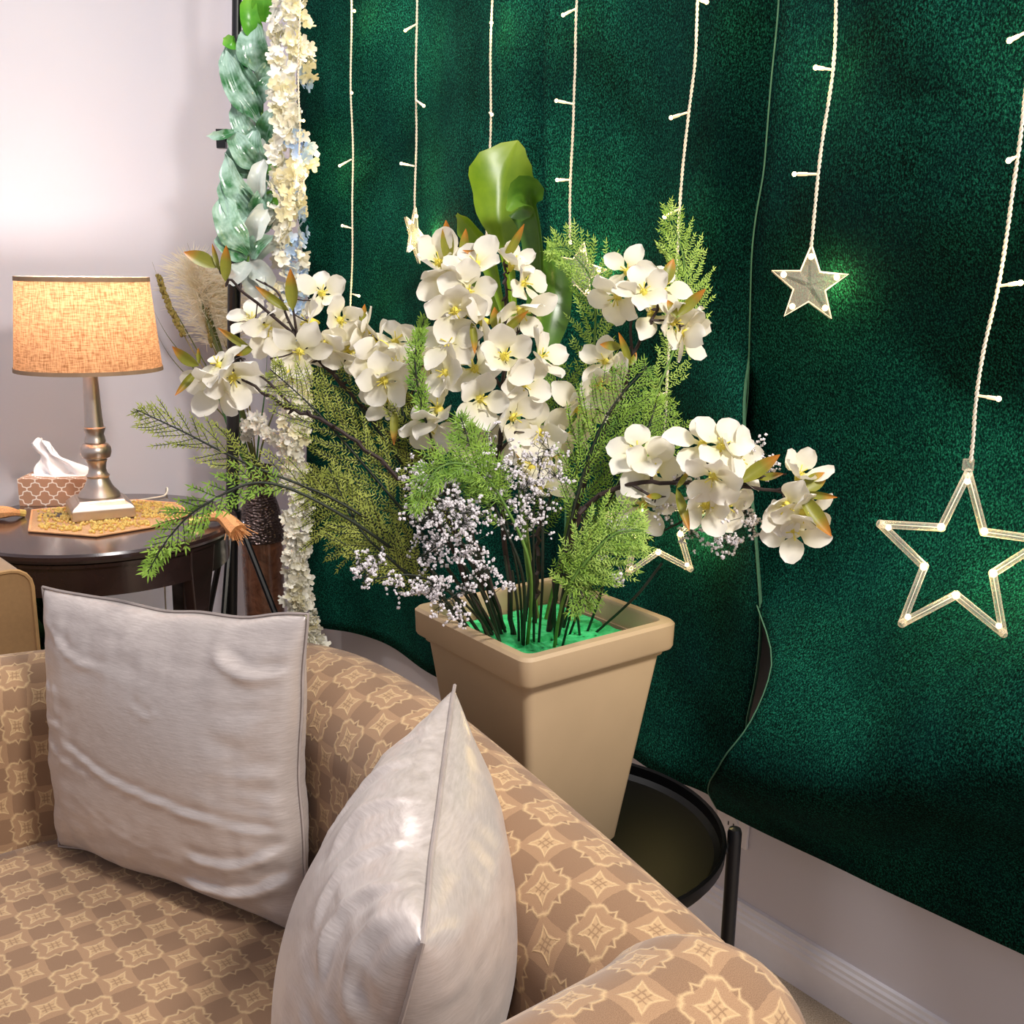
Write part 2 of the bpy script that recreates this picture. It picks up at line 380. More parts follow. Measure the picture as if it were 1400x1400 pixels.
M['plastic'] = plain('outlet_plastic', srgb(236, 230, 232), .4, amt=.02)
M['outlet_slot'] = plain('outlet_slot', srgb(60, 55, 55), .5)
M['soil'] = plain('dark_pot', srgb(40, 34, 32), .6)

# ------------------------------------------------------------------ the room
def struct(o, label): return tag(o, label, kind='structure')
mb = MB()
A = WP(-3.6, -.12, 0); B_ = WP(TC+.12, -.12, 0); LN = V((WN.x, WN.y, 0)); C_ = WP(TC+.12, 4.2, 0); D_ = WP(-3.6, 4.2, 0)
mb.prism([(p.x, p.y) for p in (A, B_, C_, D_)], -.05, 0); struct(mb.build('floor', M['floor'], smooth=0), 'beige looped carpet floor')
mb = MB(); mb.prism([(p.x, p.y) for p in (WP(-3.6, 0, 0), WP(TC, 0, 0), WP(TC, -.12, 0), WP(-3.6, -.12, 0))][::-1], 0, 2.7)
struct(mb.build('wall_right', M['wall'], smooth=0), 'pale lilac-grey painted wall behind the green carpet')
mb = MB(); mb.prism([(p.x, p.y) for p in (WP(TC, -.12, 0), WP(TC, 4.2, 0), WP(TC+.12, 4.2, 0), WP(TC+.12, -.12, 0))], 0, 2.7)
struct(mb.build('wall_left', M['wall'], smooth=0), 'pale lilac-grey painted wall behind the lamp')
prof = [(.0, .0), (.017, .0), (.017, .058), (.014, .064), (.014, .070), (.011, .074), (.011, .080), (.007, .084), (.006, .090), (0, .092)]
mb = MB(); mb.grid([[WP(t_, x, z) for x, z in prof] for t_ in (-3.6, TC)]); struct(mb.build('baseboard_right', M['trim'], smooth=0), 'white moulded baseboard')
mb = MB(); mb.grid([[WP(TC-x, y_, z) for x, z in prof] for y_ in (0, 4.2)]); struct(mb.build('baseboard_left', M['trim'], smooth=0), 'white moulded baseboard below the lamp wall')

# wall outlet
o_c = PW(1003, 1112, .004); ot, ow = tw(o_c); oz = o_c.z
r_ = thing('wall_outlet', 'white plastic outlet plate on wall just below the green carpet', 'outlet', WP(ot, 0, oz))
mb = MB(); mb.prism([(ot-.036, oz-.058), (ot+.036, oz-.058), (ot+.036, oz+.058), (ot-.036, oz+.058)], .0005, .007, lambda a, b, c: WP(a, c, b)); mb.build('plate', M['plastic'], r_, smooth=0, bevel=.002)
for dz in (-.02, .02):
    mb = MB(); mb.lathe([(.0, .0), (.017, .0), (.017, .0095), (0, .0095)], WP(ot, 0, oz+dz), 20, ax=WN); so = mb.build('socket', M['plastic'], r_)
    mb = MB()
    for k in (-.006, .006): mb.box(WP(ot+k, .0098, oz+dz), (.002, .002, .007))
    mb.build('slot', M['outlet_slot'], so, smooth=0)

# ------------------------------------------------------------------ green carpet lengths hung on the wall
def carpet(name, label, wfun, tl, tr, zb, nz=70, nt=40, ztop=2.35, edge=None):
    mb = MB(); rows = []
    for j in range(nz+1):
        s = j/nz; row = []
        for i in range(nt+1):
            k = i/nt
            zb_ = zb(k); z = lerp(ztop, zb_, s); t_ = lerp(tl(z, k), tr(z, k), k)
            row.append(WP(t_, wfun(t_, z, k), z))
        rows.append(row)
    mb.grid(rows)
    o = mb.build(name, [M['carpet'], M['carpet_edge']], smooth=True)
    if edge is not None:
        me = MB(); me.tube([r_[edge] + WN*.003 for r_ in rows], .0014, 5); me.build('edge_binding', M['carpet_edge'], o)
    md = o.modifiers.new('solid', 'SOLIDIFY'); md.thickness = .006; md.offset = 0; md.material_offset_rim = 1
    return tag(o, label, 'carpet', 'green carpet lengths on the wall')
def zat(px, py, wd): return PW(px, py, wd).z
def tat(px, py, wd): return tw(PW(px, py, wd))[0]
# length one: from the corner to the seam behind the broad leaves
wA = lambda t_, z, k: .062 + .024*sin(t_*9+z*1.2) + .012*exp(-(((t_-1.15)*.75+(z-1.75)*.66)/.05)**2)*sm(.7, 1.2, t_) + .010*sin(z*5+t_*4)*(1-k) + .02*exp(-((k-.05)/.06)**2)*sm(2.3, 1.2, z) - .014*exp(-(((t_-1.0)*.8+(z-1.55)*.8)/.06)**2)*sm(.75, 1.1, t_)
tA0 = tat(433, 500, .06); tA1 = tat(776, 150, .05)
carpet('green_carpet', 'green pile carpet hung beside the corner, behind the white flower garland', wA, lambda z, k: tA0, lambda z, k: tA1-.01, lambda k: lerp(zat(430, 842, .06), zat(700, 955, .05), k))
tB1 = lambda z, k: tB_edge(z)
edgeB = sorted([(zat(px, py, .09), tat(px, py, .09)) for px, py in ((1080, -120), (1068, 60), (1048, 240), (1018, 450), (1014, 540), (1026, 620), (1038, 700), (1048, 840), (1045, 900), (1036, 955), (1026, 985), (1030, 1030), (1030, 1090))])
def tB_edge(z): return slin(edgeB, z, .03)
wB = lambda t_, z, k: .066 + (.028*sin(t_*9+1.0+z*.8) + .018*sin(z*4.5+1))*(1-.9*sm(.6, 1, k)) + .035*sm(.75, 1, k)*sm(1.15, .9, z) - .02*sm(.75, 1, k)*sm(1.1, 1.3, z)
carpet('green_carpet', 'green pile carpet hung behind the planter, its front edge curving at the bottom', wB, lambda z, k: tA1+.02, lambda z, k: tB_edge(z), lambda k: lerp(zat(740, 970, .065), zat(960, 1078, .09), min(1, k*1.05)), edge=-1)
# length three, bulging out near its foot
profC = [(-.1, .04), (.16, .055), (.33, .10), (.41, .19), (.48, .245), (.56, .215), (.74, .065), (.88, .035), (1.0, .045), (1.28, .14), (1.5, .15), (2.4, .12)]
tpk0, tpk1 = tat(985, 1045, .2), tat(1400, 1065, .22); zpk0, zpk1 = .47, zat(1400, 1065, .22)
def wC(t_, z, k):
    up = (zpk1-zpk0)*max(0, min(1.4, (t_-tpk0)/(tpk1-tpk0)))*sm(0, .3, k)
    return slin(profC, z - up*sm(1.5, 1.0, z), .05) + (.022*sin(t_*9+z*3)*sm(.6, .9, z) + .006*sin(t_*11)*sm(.7, .45, z)*sm(.28, .4, z)+.02*sin(t_*5+.5)*sm(1.0, 1.5, z))*sm(0, .15, k)
edgeC = []
for px, py in ((1075, -120), (1064, 40), (1046, 240), (1026, 480), (1008, 640), (1014, 760), (1036, 830), (1060, 890), (1054, 930), (1034, 978), (1012, 1012), (990, 1035), (984, 1052), (968, 1084)):
    z = .7
    for _ in range(12): z = zat(px, py, slin(profC, z, .05))
    edgeC.append((z, tat(px, py, slin(profC, z, .05))))
edgeC.sort()
carpet('green_carpet', 'green pile carpet bulging out near its foot, behind the star lights', wC, lambda z, k: slin(edgeC, z, .02), lambda z, k: -1.35, lambda k: lerp(zat(966, 1086, .085), zat(1400, 1336, .085), min(1, k*1.25))+.003*sin(k*17), nz=110, nt=60, edge=0)

# ------------------------------------------------------------------ round side table
TP = PZ(137, 712, .633); TX, TY, TZ = TP.x, TP.y, .633; TR = .312
r_ = thing('side_table', 'round dark espresso wood side table holding the lamp', 'table', (TX, TY, 0))
mb = MB(); mb.lathe([(0, TZ-.024), (TR-.016, TZ-.024), (TR-.004, TZ-.020), (TR, TZ-.013), (TR-.001, TZ-.005), (TR-.007, TZ), (0, TZ)], (TX, TY, 0), 72); mb.build('table_top', M['espresso'], r_)
mb = MB(); mb.lathe([(TR-.026, TZ-.0245), (TR-.012, TZ-.0245), (TR-.012, TZ-.032), (TR-.026, TZ-.032)], (TX, TY, 0), 72, cap=False); mb.build('moulding', M['espresso'], r_)
mb = MB(); mb.lathe([(TR-.045, TZ-.0245), (TR-.022, TZ-.0245), (TR-.022, TZ-.098), (TR-.045, TZ-.098), (TR-.045, TZ-.0245)], (TX, TY, 0), 72, cap=False); mb.build('apron', M['espresso'], r_)
for ang in (-22, 68, 158, 248):
    a = radians(ang); mb = MB(); rows = []
    for k in range(13):
        s = k/12; z = lerp(TZ-.03, .0, s); hw = .042 - .022*sm(0, .35, s); rad = TR-.032 - .02*sin(s*pi) + .012*s
        ca, sa = cos(a), sin(a); row = []
        for dx, dy in ((-.014, -1), (.014, -1), (.014, 1), (-.014, 1)):
            row.append(V((TX + ca*(rad+dx) - sa*dy*hw, TY + sa*(rad+dx) + ca*dy*hw, z)))
        rows.append(row)
    b = mb.grid(rows, close_u=True); mb.face([b+k for k in range(4)][::-1]); mb.face([b+48+k for k in range(4)])
    mb.build('leg', M['espresso'], r_, smooth=0, bevel=.003)
mb = MB(); mb.lathe([(0, .16), (TR-.05, .16), (TR-.046, .168), (TR-.05, .176), (0, .176)], (TX, TY, 0), 48); mb.build('lower_shelf', M['espresso'], r_)

# ------------------------------------------------------------------ table runner
ux = (PZ(330, 722, TZ) - PZ(0, 700, TZ)); ux.z = 0; ux.normalize(); uy = V((-ux.y, ux.x, 0))
RC = PZ(150, 708, TZ)
def rn(a, b, z=0): return V((RC.x, RC.y, TZ+.0006+z)) + ux*a + uy*b
r_ = thing('table_runner', 'gold beaded table runner with tasselled points lying under the lamp', 'runner', (RC.x, RC.y, TZ))
loc_pts = [PZ(*q, TZ) - V((RC.x, RC.y, TZ)) for q in ((40, 728), (132, 735), (210, 722), (262, 704), (240, 690), (185, 686), (110, 694), (44, 700))]
poly = [(p.dot(ux), p.dot(uy)) for p in loc_pts]
mb = MB(); mb.prism(poly, .0003, .0028, lambda a, b, c: rn(a, b, c)); mb.build('cloth', M['runner'], r_, smooth=0)
mb = MB(); pts = [rn(a, b, .0034) for a, b in poly]; mb.tube(pts+[pts[0]], .0028, 6); mb.build('edge_piping', M['piping_orange'], r_)
cx = sum(p[0] for p in poly)/8; cy = sum(p[1] for p in poly)/8
for q in ((75, 706), (228, 704)):
    mb = MB()
    d = PZ(*q, TZ) - V((RC.x, RC.y, TZ)); a0, b0 = d.dot(ux), d.dot(uy)
    mb.prism([(a0-.045, b0), (a0, b0-.03), (a0+.045, b0), (a0, b0+.03)], .0030, .0036, lambda a, b, c: rn(a, b, c)); mb.build('grey_panel', M['runner_dark'], r_, smooth=0)
def inpoly(x, y, P):
    c = False
    for i in range(len(P)):
        (x1, y1), (x2, y2) = P[i], P[i-1]
        if (y1 > y) != (y2 > y) and x < (x2-x1)*(y-y1)/(y2-y1)+x1: c = not c
    return c
mb = MB()
for k in range(4200):
    a, b = random.uniform(-.3, .3), random.uniform(-.2, .2)
    if not inpoly(a, b, poly) or not inpoly(cx+(a-cx)*1.08, cy+(b-cy)*1.12, poly): continue
    if abs(noise.noise(V((a*22, b*22, 3)))) < .07: continue
    rr = random.uniform(.0026, .0042); mb.sphere(rn(a, b, .003+rr*.7), rr, 6, 4)
tag(mb.build('beads', M['bead'], r_), kind='stuff')
for side, q0, q1, q2 in (('r', (258, 716), (300, 706), (326, 728)), ('l', (34, 703), (8, 700), (-30, 708))):
    p0, p1 = PZ(*q0, TZ+.006), PZ(*q1, TZ+.018)
    p2 = PZ(*q2, TZ+.003) if side == 'l' else PD(q2[0], q2[1], (PZ(300, 722, TZ) - CAM).dot(CM @ V((0, 0, -1))))
    mb = MB(); sd = V((0, 0, 1)).cross(p1-p0).normalized()
    cl = spline([p0, p1, p2], 12)
    mb.tube(cl, [.006+.016*sm(0, 1, k/11) for k in range(12)], 8)
    mb.v = [v_ if v_.z > TZ+.004 or side == 'r' else V((v_.x, v_.y, TZ+.004)) for v_ in mb.v]
    mo = mb.build('tassel', M['tassel'], r_)
    mb = MB(); e = p2; d = (p2-cl[-3]).normalized()
    for k in range(90):
        of = V((random.gauss(0, 1), random.gauss(0, 1), random.gauss(0, .7)))*.010
        a_ = e + of - d*.012; mb.tube([a_, a_ + d*random.uniform(.010, .020) + of*.5 + V((0, 0, -.004 if side == 'r' else 0))], .0009, 3, cap=False)
    tag(mb.build('fringe', M['tassel'], mo), kind='stuff')
    mb = MB(); mb.tube([p0 + (p1-p0)*k/6 + V((0, 0, .002)) for k in range(3)], .009, 8); mb.build('tassel_neck', M['bead'], mo)

# ------------------------------------------------------------------ lamp
LS = .915
LP_ = PZ(138, 704, TZ+.004); LX, LY = LP_.x, LP_.y; LZ = TZ+.0075
r_ = thing('table_lamp', 'brushed nickel table lamp with lit tapered linen shade', 'lamp', (LX, LY, LZ))
Rb = Matrix.Rotation(radians(28), 3, 'Z'); a_s = .070
mb = MB(); rows = []
for hw, z in ((a_s, 0), (a_s, .024), (a_s-.006, .030), (a_s-.018, .038), (a_s-.02, .042)):
    rows.append([V((LX, LY, LZ+z)) + Rb @ V((x*hw, y*hw, 0)) for x, y in ((-1, -1), (1, -1), (1, 1), (-1, 1))])
b = mb.grid(rows, close_u=True); mb.face([b+k for k in range(4)][::-1]); mb.face([b+16+k for k in range(4)])
mb.build('base', M['nickel'], r_, smooth=0, bevel=.002)
body = [(0, .040), (.046, .040), (.048, .047), (.044, .055), (.033, .068), (.026, .085), (.024, .092), (.027, .098), (.022, .104), (.0195, .115), (.021, .130), (.024, .138), (.021, .141), (.031, .146), (.0345, .158), (.034, .170), (.028, .180), (.0215, .183), (.024, .186), (.0225, .195), (.020, .205), (.0235, .216), (.0255, .222), (.0215, .225)]
mb = MB(); mb.lathe([(r, z*LS+.0035) for r, z in body], (LX, LY, LZ), 40); mb.build('turned_body', M['nickel'], r_)
mb = MB(); mb.lathe([(r, z*LS+.003) for r, z in ((.0215, .2245), (.0195, .25), (.0175, .32), (.0150, .40), (.0140, .43), (.010, .432), (.010, .46), (0, .46))], (LX, LY, LZ), 32); mb.build('stem', M['nickel'], r_)
SB, ST = .372*LS, .603*LS; RB_, RT_ = .161, .143
mb = MB(); n_ = 20
mb.lathe([(lerp(RB_, RT_, k/n_), lerp(SB, ST, k/n_)) for k in range(n_+1)], (LX, LY, LZ), 72, cap=False); sh = mb.build('shade', M['shade'], r_, smooth=True)
mb = MB(); mb.lathe([(RB_-.002, SB), (RB_+.0015, SB), (RB_+.001, SB+.009), (RB_-.002, SB+.009), (RB_-.002, SB)], (LX, LY, LZ), 72, cap=False); mb.build('lower_trim', M['shade_trim'], sh)
mb = MB(); mb.lathe([(RT_-.002, ST), (RT_+.0015, ST), (RT_+.002, ST-.010), (RT_-.002, ST-.010), (RT_-.002, ST)], (LX, LY, LZ), 72, cap=False); mb.build('upper_trim', M['shade_trim'], sh)
mb = MB()
for k in range(3): a = 2*pi*k/3+.4; mb.tube([V((LX, LY, LZ+ST-.03)), V((LX+cos(a)*RT_*.985, LY+sin(a)*RT_*.985, LZ+ST-.012))], .0016, 5)
mb.tube([V((LX, LY, LZ+.45*LS)), V((LX+.05, LY, LZ+.49*LS)), V((LX+.05, LY, LZ+.53*LS)), V((LX, LY, LZ+ST-.03))], .0016, 5); mb.tube([V((LX, LY, LZ+.45*LS)), V((LX-.05, LY, LZ+.49*LS)), V((LX-.05, LY, LZ+.53*LS)), V((LX, LY, LZ+ST-.03))], .0016, 5)
mb.build('harp', M['nickel'], r_)
mb = MB(); mb.lathe([(r, z*LS) for r, z in ((0, .46), (.012, .462), (.014, .475), (.024, .49), (.027, .502), (.024, .515), (.014, .526), (0, .528))], (LX, LY, LZ), 20); mb.build('bulb', M['bulb'], r_)
l = bpy.data.lights.new('lamp_light', 'POINT'); l.energy = 4.9; l.color = (1, .95, .90); l.shadow_soft_size = .028
lo = bpy.data.objects.new('lamp_light', l); COL.objects.link(lo); lo.parent = r_; lo.location = (0, 0, .565*LS)
mb = MB(); pb = V((LX, LY, LZ)) + Rb @ V((0, .07, .012))
wl_ = WP(TC-.03, tw(V((LX, LY, 0)))[1]-.12, .0)
mb.tube(spline([pb, pb+V((.01, .05, -.014)), V((TX+.06, TY+TR-.05, TZ+.003)), V((TX+.05, TY+TR+.012, TZ-.002)), V((TX+.03, TY+TR+.015, .4)), V((TX+.02, TY+TR+.03, .03))], 40), .0022, 6); mb.build('cord', M['wire'], r_)

# ------------------------------------------------------------------ tissue box
q0, q1 = PZ(27, 692, TZ), PZ(128, 692, TZ); tx = (q1-q0); tl_ = tx.length; tx.normalize(); ty = V((-tx.y, tx.x, 0)); bh, bd = .068, .115
bl = .175
BC = q0 + tx*bl/2 + ty*bd/2
r_ = thing('tissue_box', 'flat tan tissue box with white trellis print behind the lamp', 'tissue box', (BC.x, BC.y, TZ+.0006))
def bp(a, b, c): return V((BC.x, BC.y, TZ+.0006)) + tx*a + ty*b + V((0, 0, c))
mb = MB(); h2, d2 = bl/2, bd/2
for P4, su in (([(-h2, -d2, 0), (h2, -d2, 0), (h2, -d2, bh), (-h2, -d2, bh)], bl), ([(h2, -d2, 0), (h2, d2, 0), (h2, d2, bh), (h2, -d2, bh)], bd), ([(h2, d2, 0), (-h2, d2, 0), (-h2, d2, bh), (h2, d2, bh)], bl), ([(-h2, d2, 0), (-h2, -d2, 0), (-h2, -d2, bh), (-h2, d2, bh)], bd), ([(-h2, -d2, bh), (h2, -d2, bh), (h2, d2, bh), (-h2, d2, bh)], bl), ([(-h2, d2, 0), (h2, d2, 0), (h2, -d2, 0), (-h2, -d2, 0)], bl)):
    b = len(mb.v); mb.v += [bp(*p) for p in P4]; sv = bd if P4[0][2] == P4[2][2] else bh
    mb.face([b, b+1, b+2, b+3], [(0, 0), (su, 0), (su, sv), (0, sv)])
mb.build('carton', M['tissuebox'], r_, smooth=0, weld=True)
mb = MB(); mb.prism([(.075*cos(a)*1.0, .03*sin(a)) for a in [2*pi*k/24 for k in range(24)]], bh+.0002, bh+.0008, lambda a, b, c: bp(a, b, c)); mb.build('opening', M['tissue'], r_, smooth=0)
mb = MB(); rows = []
for j in range(25):
    s = j/24; row = []
    for i in range(31):
        k = i/30*2-1
        wd_ = lerp(.066, .026, sm(0, .9, s)) * (1 + .15*sin(s*7))
        x = k*wd_ - .035*sm(.15, 1, s) - .008 + .012*(1-s); y = .016*sin(k*7+s*3)*(1-.45*s) + .010*noise.noise(V((k*3, s*4, 1)))
        z = bh-.002 + s*.095*(1-.22*abs(k)**2 - .10*max(0, k)) + .006*noise.noise(V((k*4, s*5, 7)))*s
        row.append(bp(x, y, max(z, bh-.002)))
    rows.append(row)
mb.grid(rows); mb.build('tissue', M['tissue'], r_, smooth=50, solid=.0008)

# ------------------------------------------------------------------ damask armchair
r_ = thing('armchair', 'brown armchair upholstered in beige medallion damask, holding two silvery pillows', 'armchair', WP(-.2, 1.15, 0))
def sweep(name, path, prof_fn, mat, parent, uoff=0., nprof=30, endcap=0.):
    # path: list of (t, w); prof_fn(s) -> list of (offset inward, z)
    n = len(path); rows = []; uvs = []; L = 0
    for i in range(n):
        a, b = V(path[max(i-1, 0)]+(0,)), V(path[min(i+1, n-1)]+(0,)); d = (b-a).normalized(); nr = V((-d.y, d.x, 0))
        if i: L += (V(path[i]+(0,))-V(path[i-1]+(0,))).length
        pr = prof_fn(i/(n-1)); row = []; uv = []; vv = 0
        for k, (o_, z) in enumerate(pr):
            if k: vv += hypot(o_-pr[k-1][0], z-pr[k-1][1])
            row.append(WP(path[i][0]+nr.x*o_, path[i][1]+nr.y*o_, z)); uv.append((L+uoff, vv))
        rows.append(row); uvs.append(uv)
    mb = MB(); b = mb.grid(rows, uvs); m = len(rows[0])
    mb.face([b+k for k in range(m)][::-1], [(0, 0)]*m); mb.face([b+(n-1)*m+k for k in range(m)], [(0, 0)]*m)
    return mb.build(name, mat, parent, smooth=60)
def backprof(zc, th=.078, scale=1.0):
    pr = []
    for k in range(6): pr.append((th+.022-.022*k/5, lerp(.30, zc-.10, k/5)))
    for k in range(1, 20):
        a = pi*k/20; pr.append((th*cos(a)*(1+.08*sin(a)), zc-.095+.095*sin(a)))
    for k in range(6): pr.append((-th+.006, lerp(zc-.10, .10, k/5)))
    return pr
path = [(-.645, .859), (-.6, .853), (-.5, .843), (-.4, .835), (-.3, .828), (-.2, .822), (-.12, .822), (-.04, .828), (.03, .842), (.10, .868), (.17, .905), (.23, .955), (.28, 1.015), (.315, 1.08), (.335, 1.15), (.345, 1.22), (.35, 1.3), (.352, 1.4), (.352, 1.5), (.352, 1.56)]
ps = spline([(a, b, 0) for a, b in path], 64); P2 = [(p.x, p.y) for p in ps]
cut = 40
ZT = [(-.70, .702), (-.5, .722), (-.3, .742), (-.1, .757), (0, .757), (.1, .745), (.25, .715), (.4, .705)]
def zc_of(i): return slin(ZT, P2[max(0, min(63, round(i)))][0], .05)
sweep('backrest', P2[:cut+1], lambda s: backprof(zc_of(s*cut)), M['damask'], r_)
sweep('armrest', P2[cut:], lambda s: backprof(zc_of(cut+s*(63-cut)), .078+.012*sm(0, .5, s)), M['damask'], r_, uoff=.93)
# near arm, domed at its rear end
def armprof(s):
    pr = []; k_ = min(1, s/.13); k_ = sqrt(max(0, 1-(1-k_)**2)); th = lerp(.03, .086, k_); zc = lerp(.61, .757, k_)
    for k in range(5): pr.append((th, lerp(.22, zc-.10, k/4)))
    for k in range(1, 20):
        a = pi*k/20; pr.append((th*cos(a), zc-.10+.10*sin(a)))
    for k in range(5): pr.append((-th, lerp(zc-.10, .10, k/4)))
    return pr
arm_path = [(-.697+.05*(1-min(1, k/9))**2, .846+.76*(k/40)**1.3) for k in range(41)]
sweep('armrest', [(a, b) for a, b in arm_path][::-1], lambda s: armprof(1-s), M['damask'], r_, uoff=.02)
# seat cushion
SZ = .482
mb = MB(); rows = []; uvs = []; nU, nV = 48, 40
def seatpt(u, v):
    t_ = lerp(-.612, .272, u); w_ = lerp(.895, 1.56, v)
    e = min(u, 1-u)*.884; f = min(v, 1-v)*.665; rr = .05
    z = SZ + .012*sin(pi*u)*sin(pi*v)
    for q in (e, f):
        if q < rr: z -= (rr - sqrt(max(0, rr*rr-(rr-q)**2)))*.8
    return t_, w_, z
for j in range(nV+1):
    row = []; uv = []
    for i in range(nU+1):
        t_, w_, z = seatpt(i/nU, j/nV); row.append(WP(t_, w_, z)); uv.append((t_+.013, w_*1.0))
    rows.append(row); uvs.append(uv)
b = mb.grid(rows, uvs)
edge = [(0, i) for i in range(nU+1)] + [(j, nU) for j in range(1, nV+1)] + [(nV, i) for i in range(nU-1, -1, -1)] + [(j, 0) for j in range(nV-1, 0, -1)]
b2 = len(mb.v)
for j, i in edge: p = rows[j][i]; mb.v.append(V((p.x, p.y, .33)))
m = len(edge)
for k in range(m):
    k2 = (k+1) % m; a0, a1 = b+edge[k][0]*(nU+1)+edge[k][1], b+edge[k2][0]*(nU+1)+edge[k2][1]
    mb.face((a1, a0, b2+k, b2+k2), [((k+1)*.018, .12), (k*.018, .12), (k*.018, 0), ((k+1)*.018, 0)])
mb.build('seat_cushion', M['damask'], r_, smooth=50)
mb = MB(); mb.prism([(-.80, .80), (.42, .80), (.42, 1.54), (-.80, 1.54)], .09, .33, lambda a, b, c: WP(a, b, c))
for i in range(len(mb.uv)): mb.uv[i] = [(0, 0), (.9, 0), (.9, .24), (0, .24)]
mb.build('seat_base', M['damask'], r_, smooth=0, bevel=.02)
for a, b in ((-.76, .84), (.38, .84+.1), (-.76, 1.5), (.38, 1.5)):
    mb = MB(); mb.lathe([(.02, 0), (.03, .10), (0, .10)], WP(a, b, 0), 12); mb.build('leg', M['espresso'], r_)

# ------------------------------------------------------------------ pillows
def pillow(label, C4, nrm, th, creases, seed, group=None, n=56, puff=.46):
    TL, TR_, BL, BR = C4; c = (TL+TR_+BL+BR)/4; nrm = nrm.normalized()
    lowest = min(C4, key=lambda p: p.z)
    r_ = thing('throw_pillow', label, 'pillow', V((c.x, c.y, lowest.z)))
    def pt(u, v, side, extra=0):
        fu, fv = 1-(2*u-1)**2, 1-(2*v-1)**2
        ins = .035                                  # edges pulled in between the corners
        uu = u + (0.5-u)*2*ins*fv*abs(2*u-1)**2; vv = v + (0.5-v)*2*ins*fu*abs(2*v-1)**2
        p = TL.lerp(TR_, uu).lerp(BL.lerp(BR, uu), vv)
        p = p + ((TL+TR_)-(BL+BR)).normalized()*.007*noise.noise(V((u*5, seed, v*3))) + ((TR_+BR)-(TL+BL)).normalized()*.006*noise.noise(V((v*5, seed+4, u*3)))
        h = th*(max(0, fu)**puff)*(max(0, fv)**puff)
        h *= 1 + .10*noise.noise(V((u*2.2, v*2.2, seed)))
        fold = 0
        # radiating wrinkles near corners and edges
        e = min(u, 1-u, v, 1-v)
        wr = noise.noise(V((u*7+seed, v*22, seed*3)))*.5 + noise.noise(V((u*22, v*7, seed*5)))*.5
        fold += .007*wr*sm(.0, .05, e)*sm(.36, .08, e)
        if side > 0:
            for (x0, y0, x1, y1, amp, wd_) in creases:
                dx, dy = x1-x0, y1-y0; L2 = dx*dx+dy*dy; s_ = ((u-x0)*dx+(v-y0)*dy)/L2
                if -.05 < s_ < 1.05:
                    cu = .035*sin(pi*s_); d = ((u-x0)*dy-(v-y0)*dx)/sqrt(L2) + cu
                    fold += 1.5*amp*(exp(-(d/wd_)**2) - .6*exp(-((d-wd_*1.8)/(wd_*1.3))**2))*sm(-.05, .15, s_)*sm(1.05, .85, s_)
        return p + nrm*side*(h + fold*min(1, e*30))
    mb = MB()
    rows = [[pt(i/n, j/n, 1) for i in range(n+1)] for j in range(n+1)]; mb.grid(rows[::-1])
    rows = [[pt(i/n, j/n, -1) for i in range(n+1)] for j in range(n+1)]; mb.grid(rows)
    mb.build('cover', M['silk'], r_, smooth=True, weld=True, subsurf=1)
    mb = MB(); ed = [pt(k/30, 0, 1) for k in range(31)] + [pt(1, k/30, 1) for k in range(1, 31)] + [pt(1-k/30, 1, 1) for k in range(1, 31)] + [pt(0, 1-k/30, 1) for k in range(1, 30)]
    mb.tube(ed+[ed[0]], .0018, 5); mb.build('edge_seam', M['seam'], r_)
    return r_
BLp, BRp = PZ(80, 1156, SZ+.004), PZ(428, 1284, SZ+.004); ed = (BRp-BLp).normalized(); aw = V((-ed.y, ed.x, 0))
def onplane(px, py, o_, n_):
    r = ray(px, py); return CAM + r*(n_.dot(o_-CAM)/n_.dot(r))
pn = (aw*cos(radians(9)) + V((0, 0, 1))*-sin(radians(9)))*-1    # faces the camera side, leaning back
pn = V((-aw.x*cos(radians(7)), -aw.y*cos(radians(7)), sin(radians(7))))
TLp, TRp = onplane(60, 802, BLp, pn), onplane(420, 842, BRp, pn)
sh_ = aw*.0; 
pillow('square silvery taupe silk pillow standing upright in the far corner of the armchair', (TLp+sh_, TRp+sh_, BLp+sh_, BRp+sh_), pn, .062,
       [(.08, .12, .42, .22, .0035, .008), (.03, .50, .30, .60, .003, .008), (.14, .51, .97, .66, .004, .009), (.02, .40, .18, .45, .003, .007), (.05, .30, .15, .33, .003, .007), (.5, .3, .62, .30, .0025, .007), (.62, .92, .99, .80, .006, .016), (.66, .80, .99, .70, .0045, .014), (.2, .7, .7, .85, .0015, .006), (.75, .10, .97, .18, .005, .014)], 2.3)
A2, B2 = PZ(622, 936, .80), PZ(578, 1290, .79)
dn = V((-.075, .0, -.315)); nn = (B2-A2).cross(dn).normalized()
if nn.x > 0: nn = -nn
pillow('silvery taupe silk pillow seen edge-on, leaning against the near arm of the armchair', (A2, B2, A2+dn, B2+dn+V((0, 0, .0))), nn, .10,
       [(.35, .03, .42, .32, .004, .012), (.52, .02, .56, .22, .004, .012), (.66, .02, .74, .28, .004, .012), (.80, .02, .85, .30, .005, .014), (.9, .04, .99, .3, .005, .014), (.2, .05, .25, .22, .003, .01)], 8.1, puff=.55)

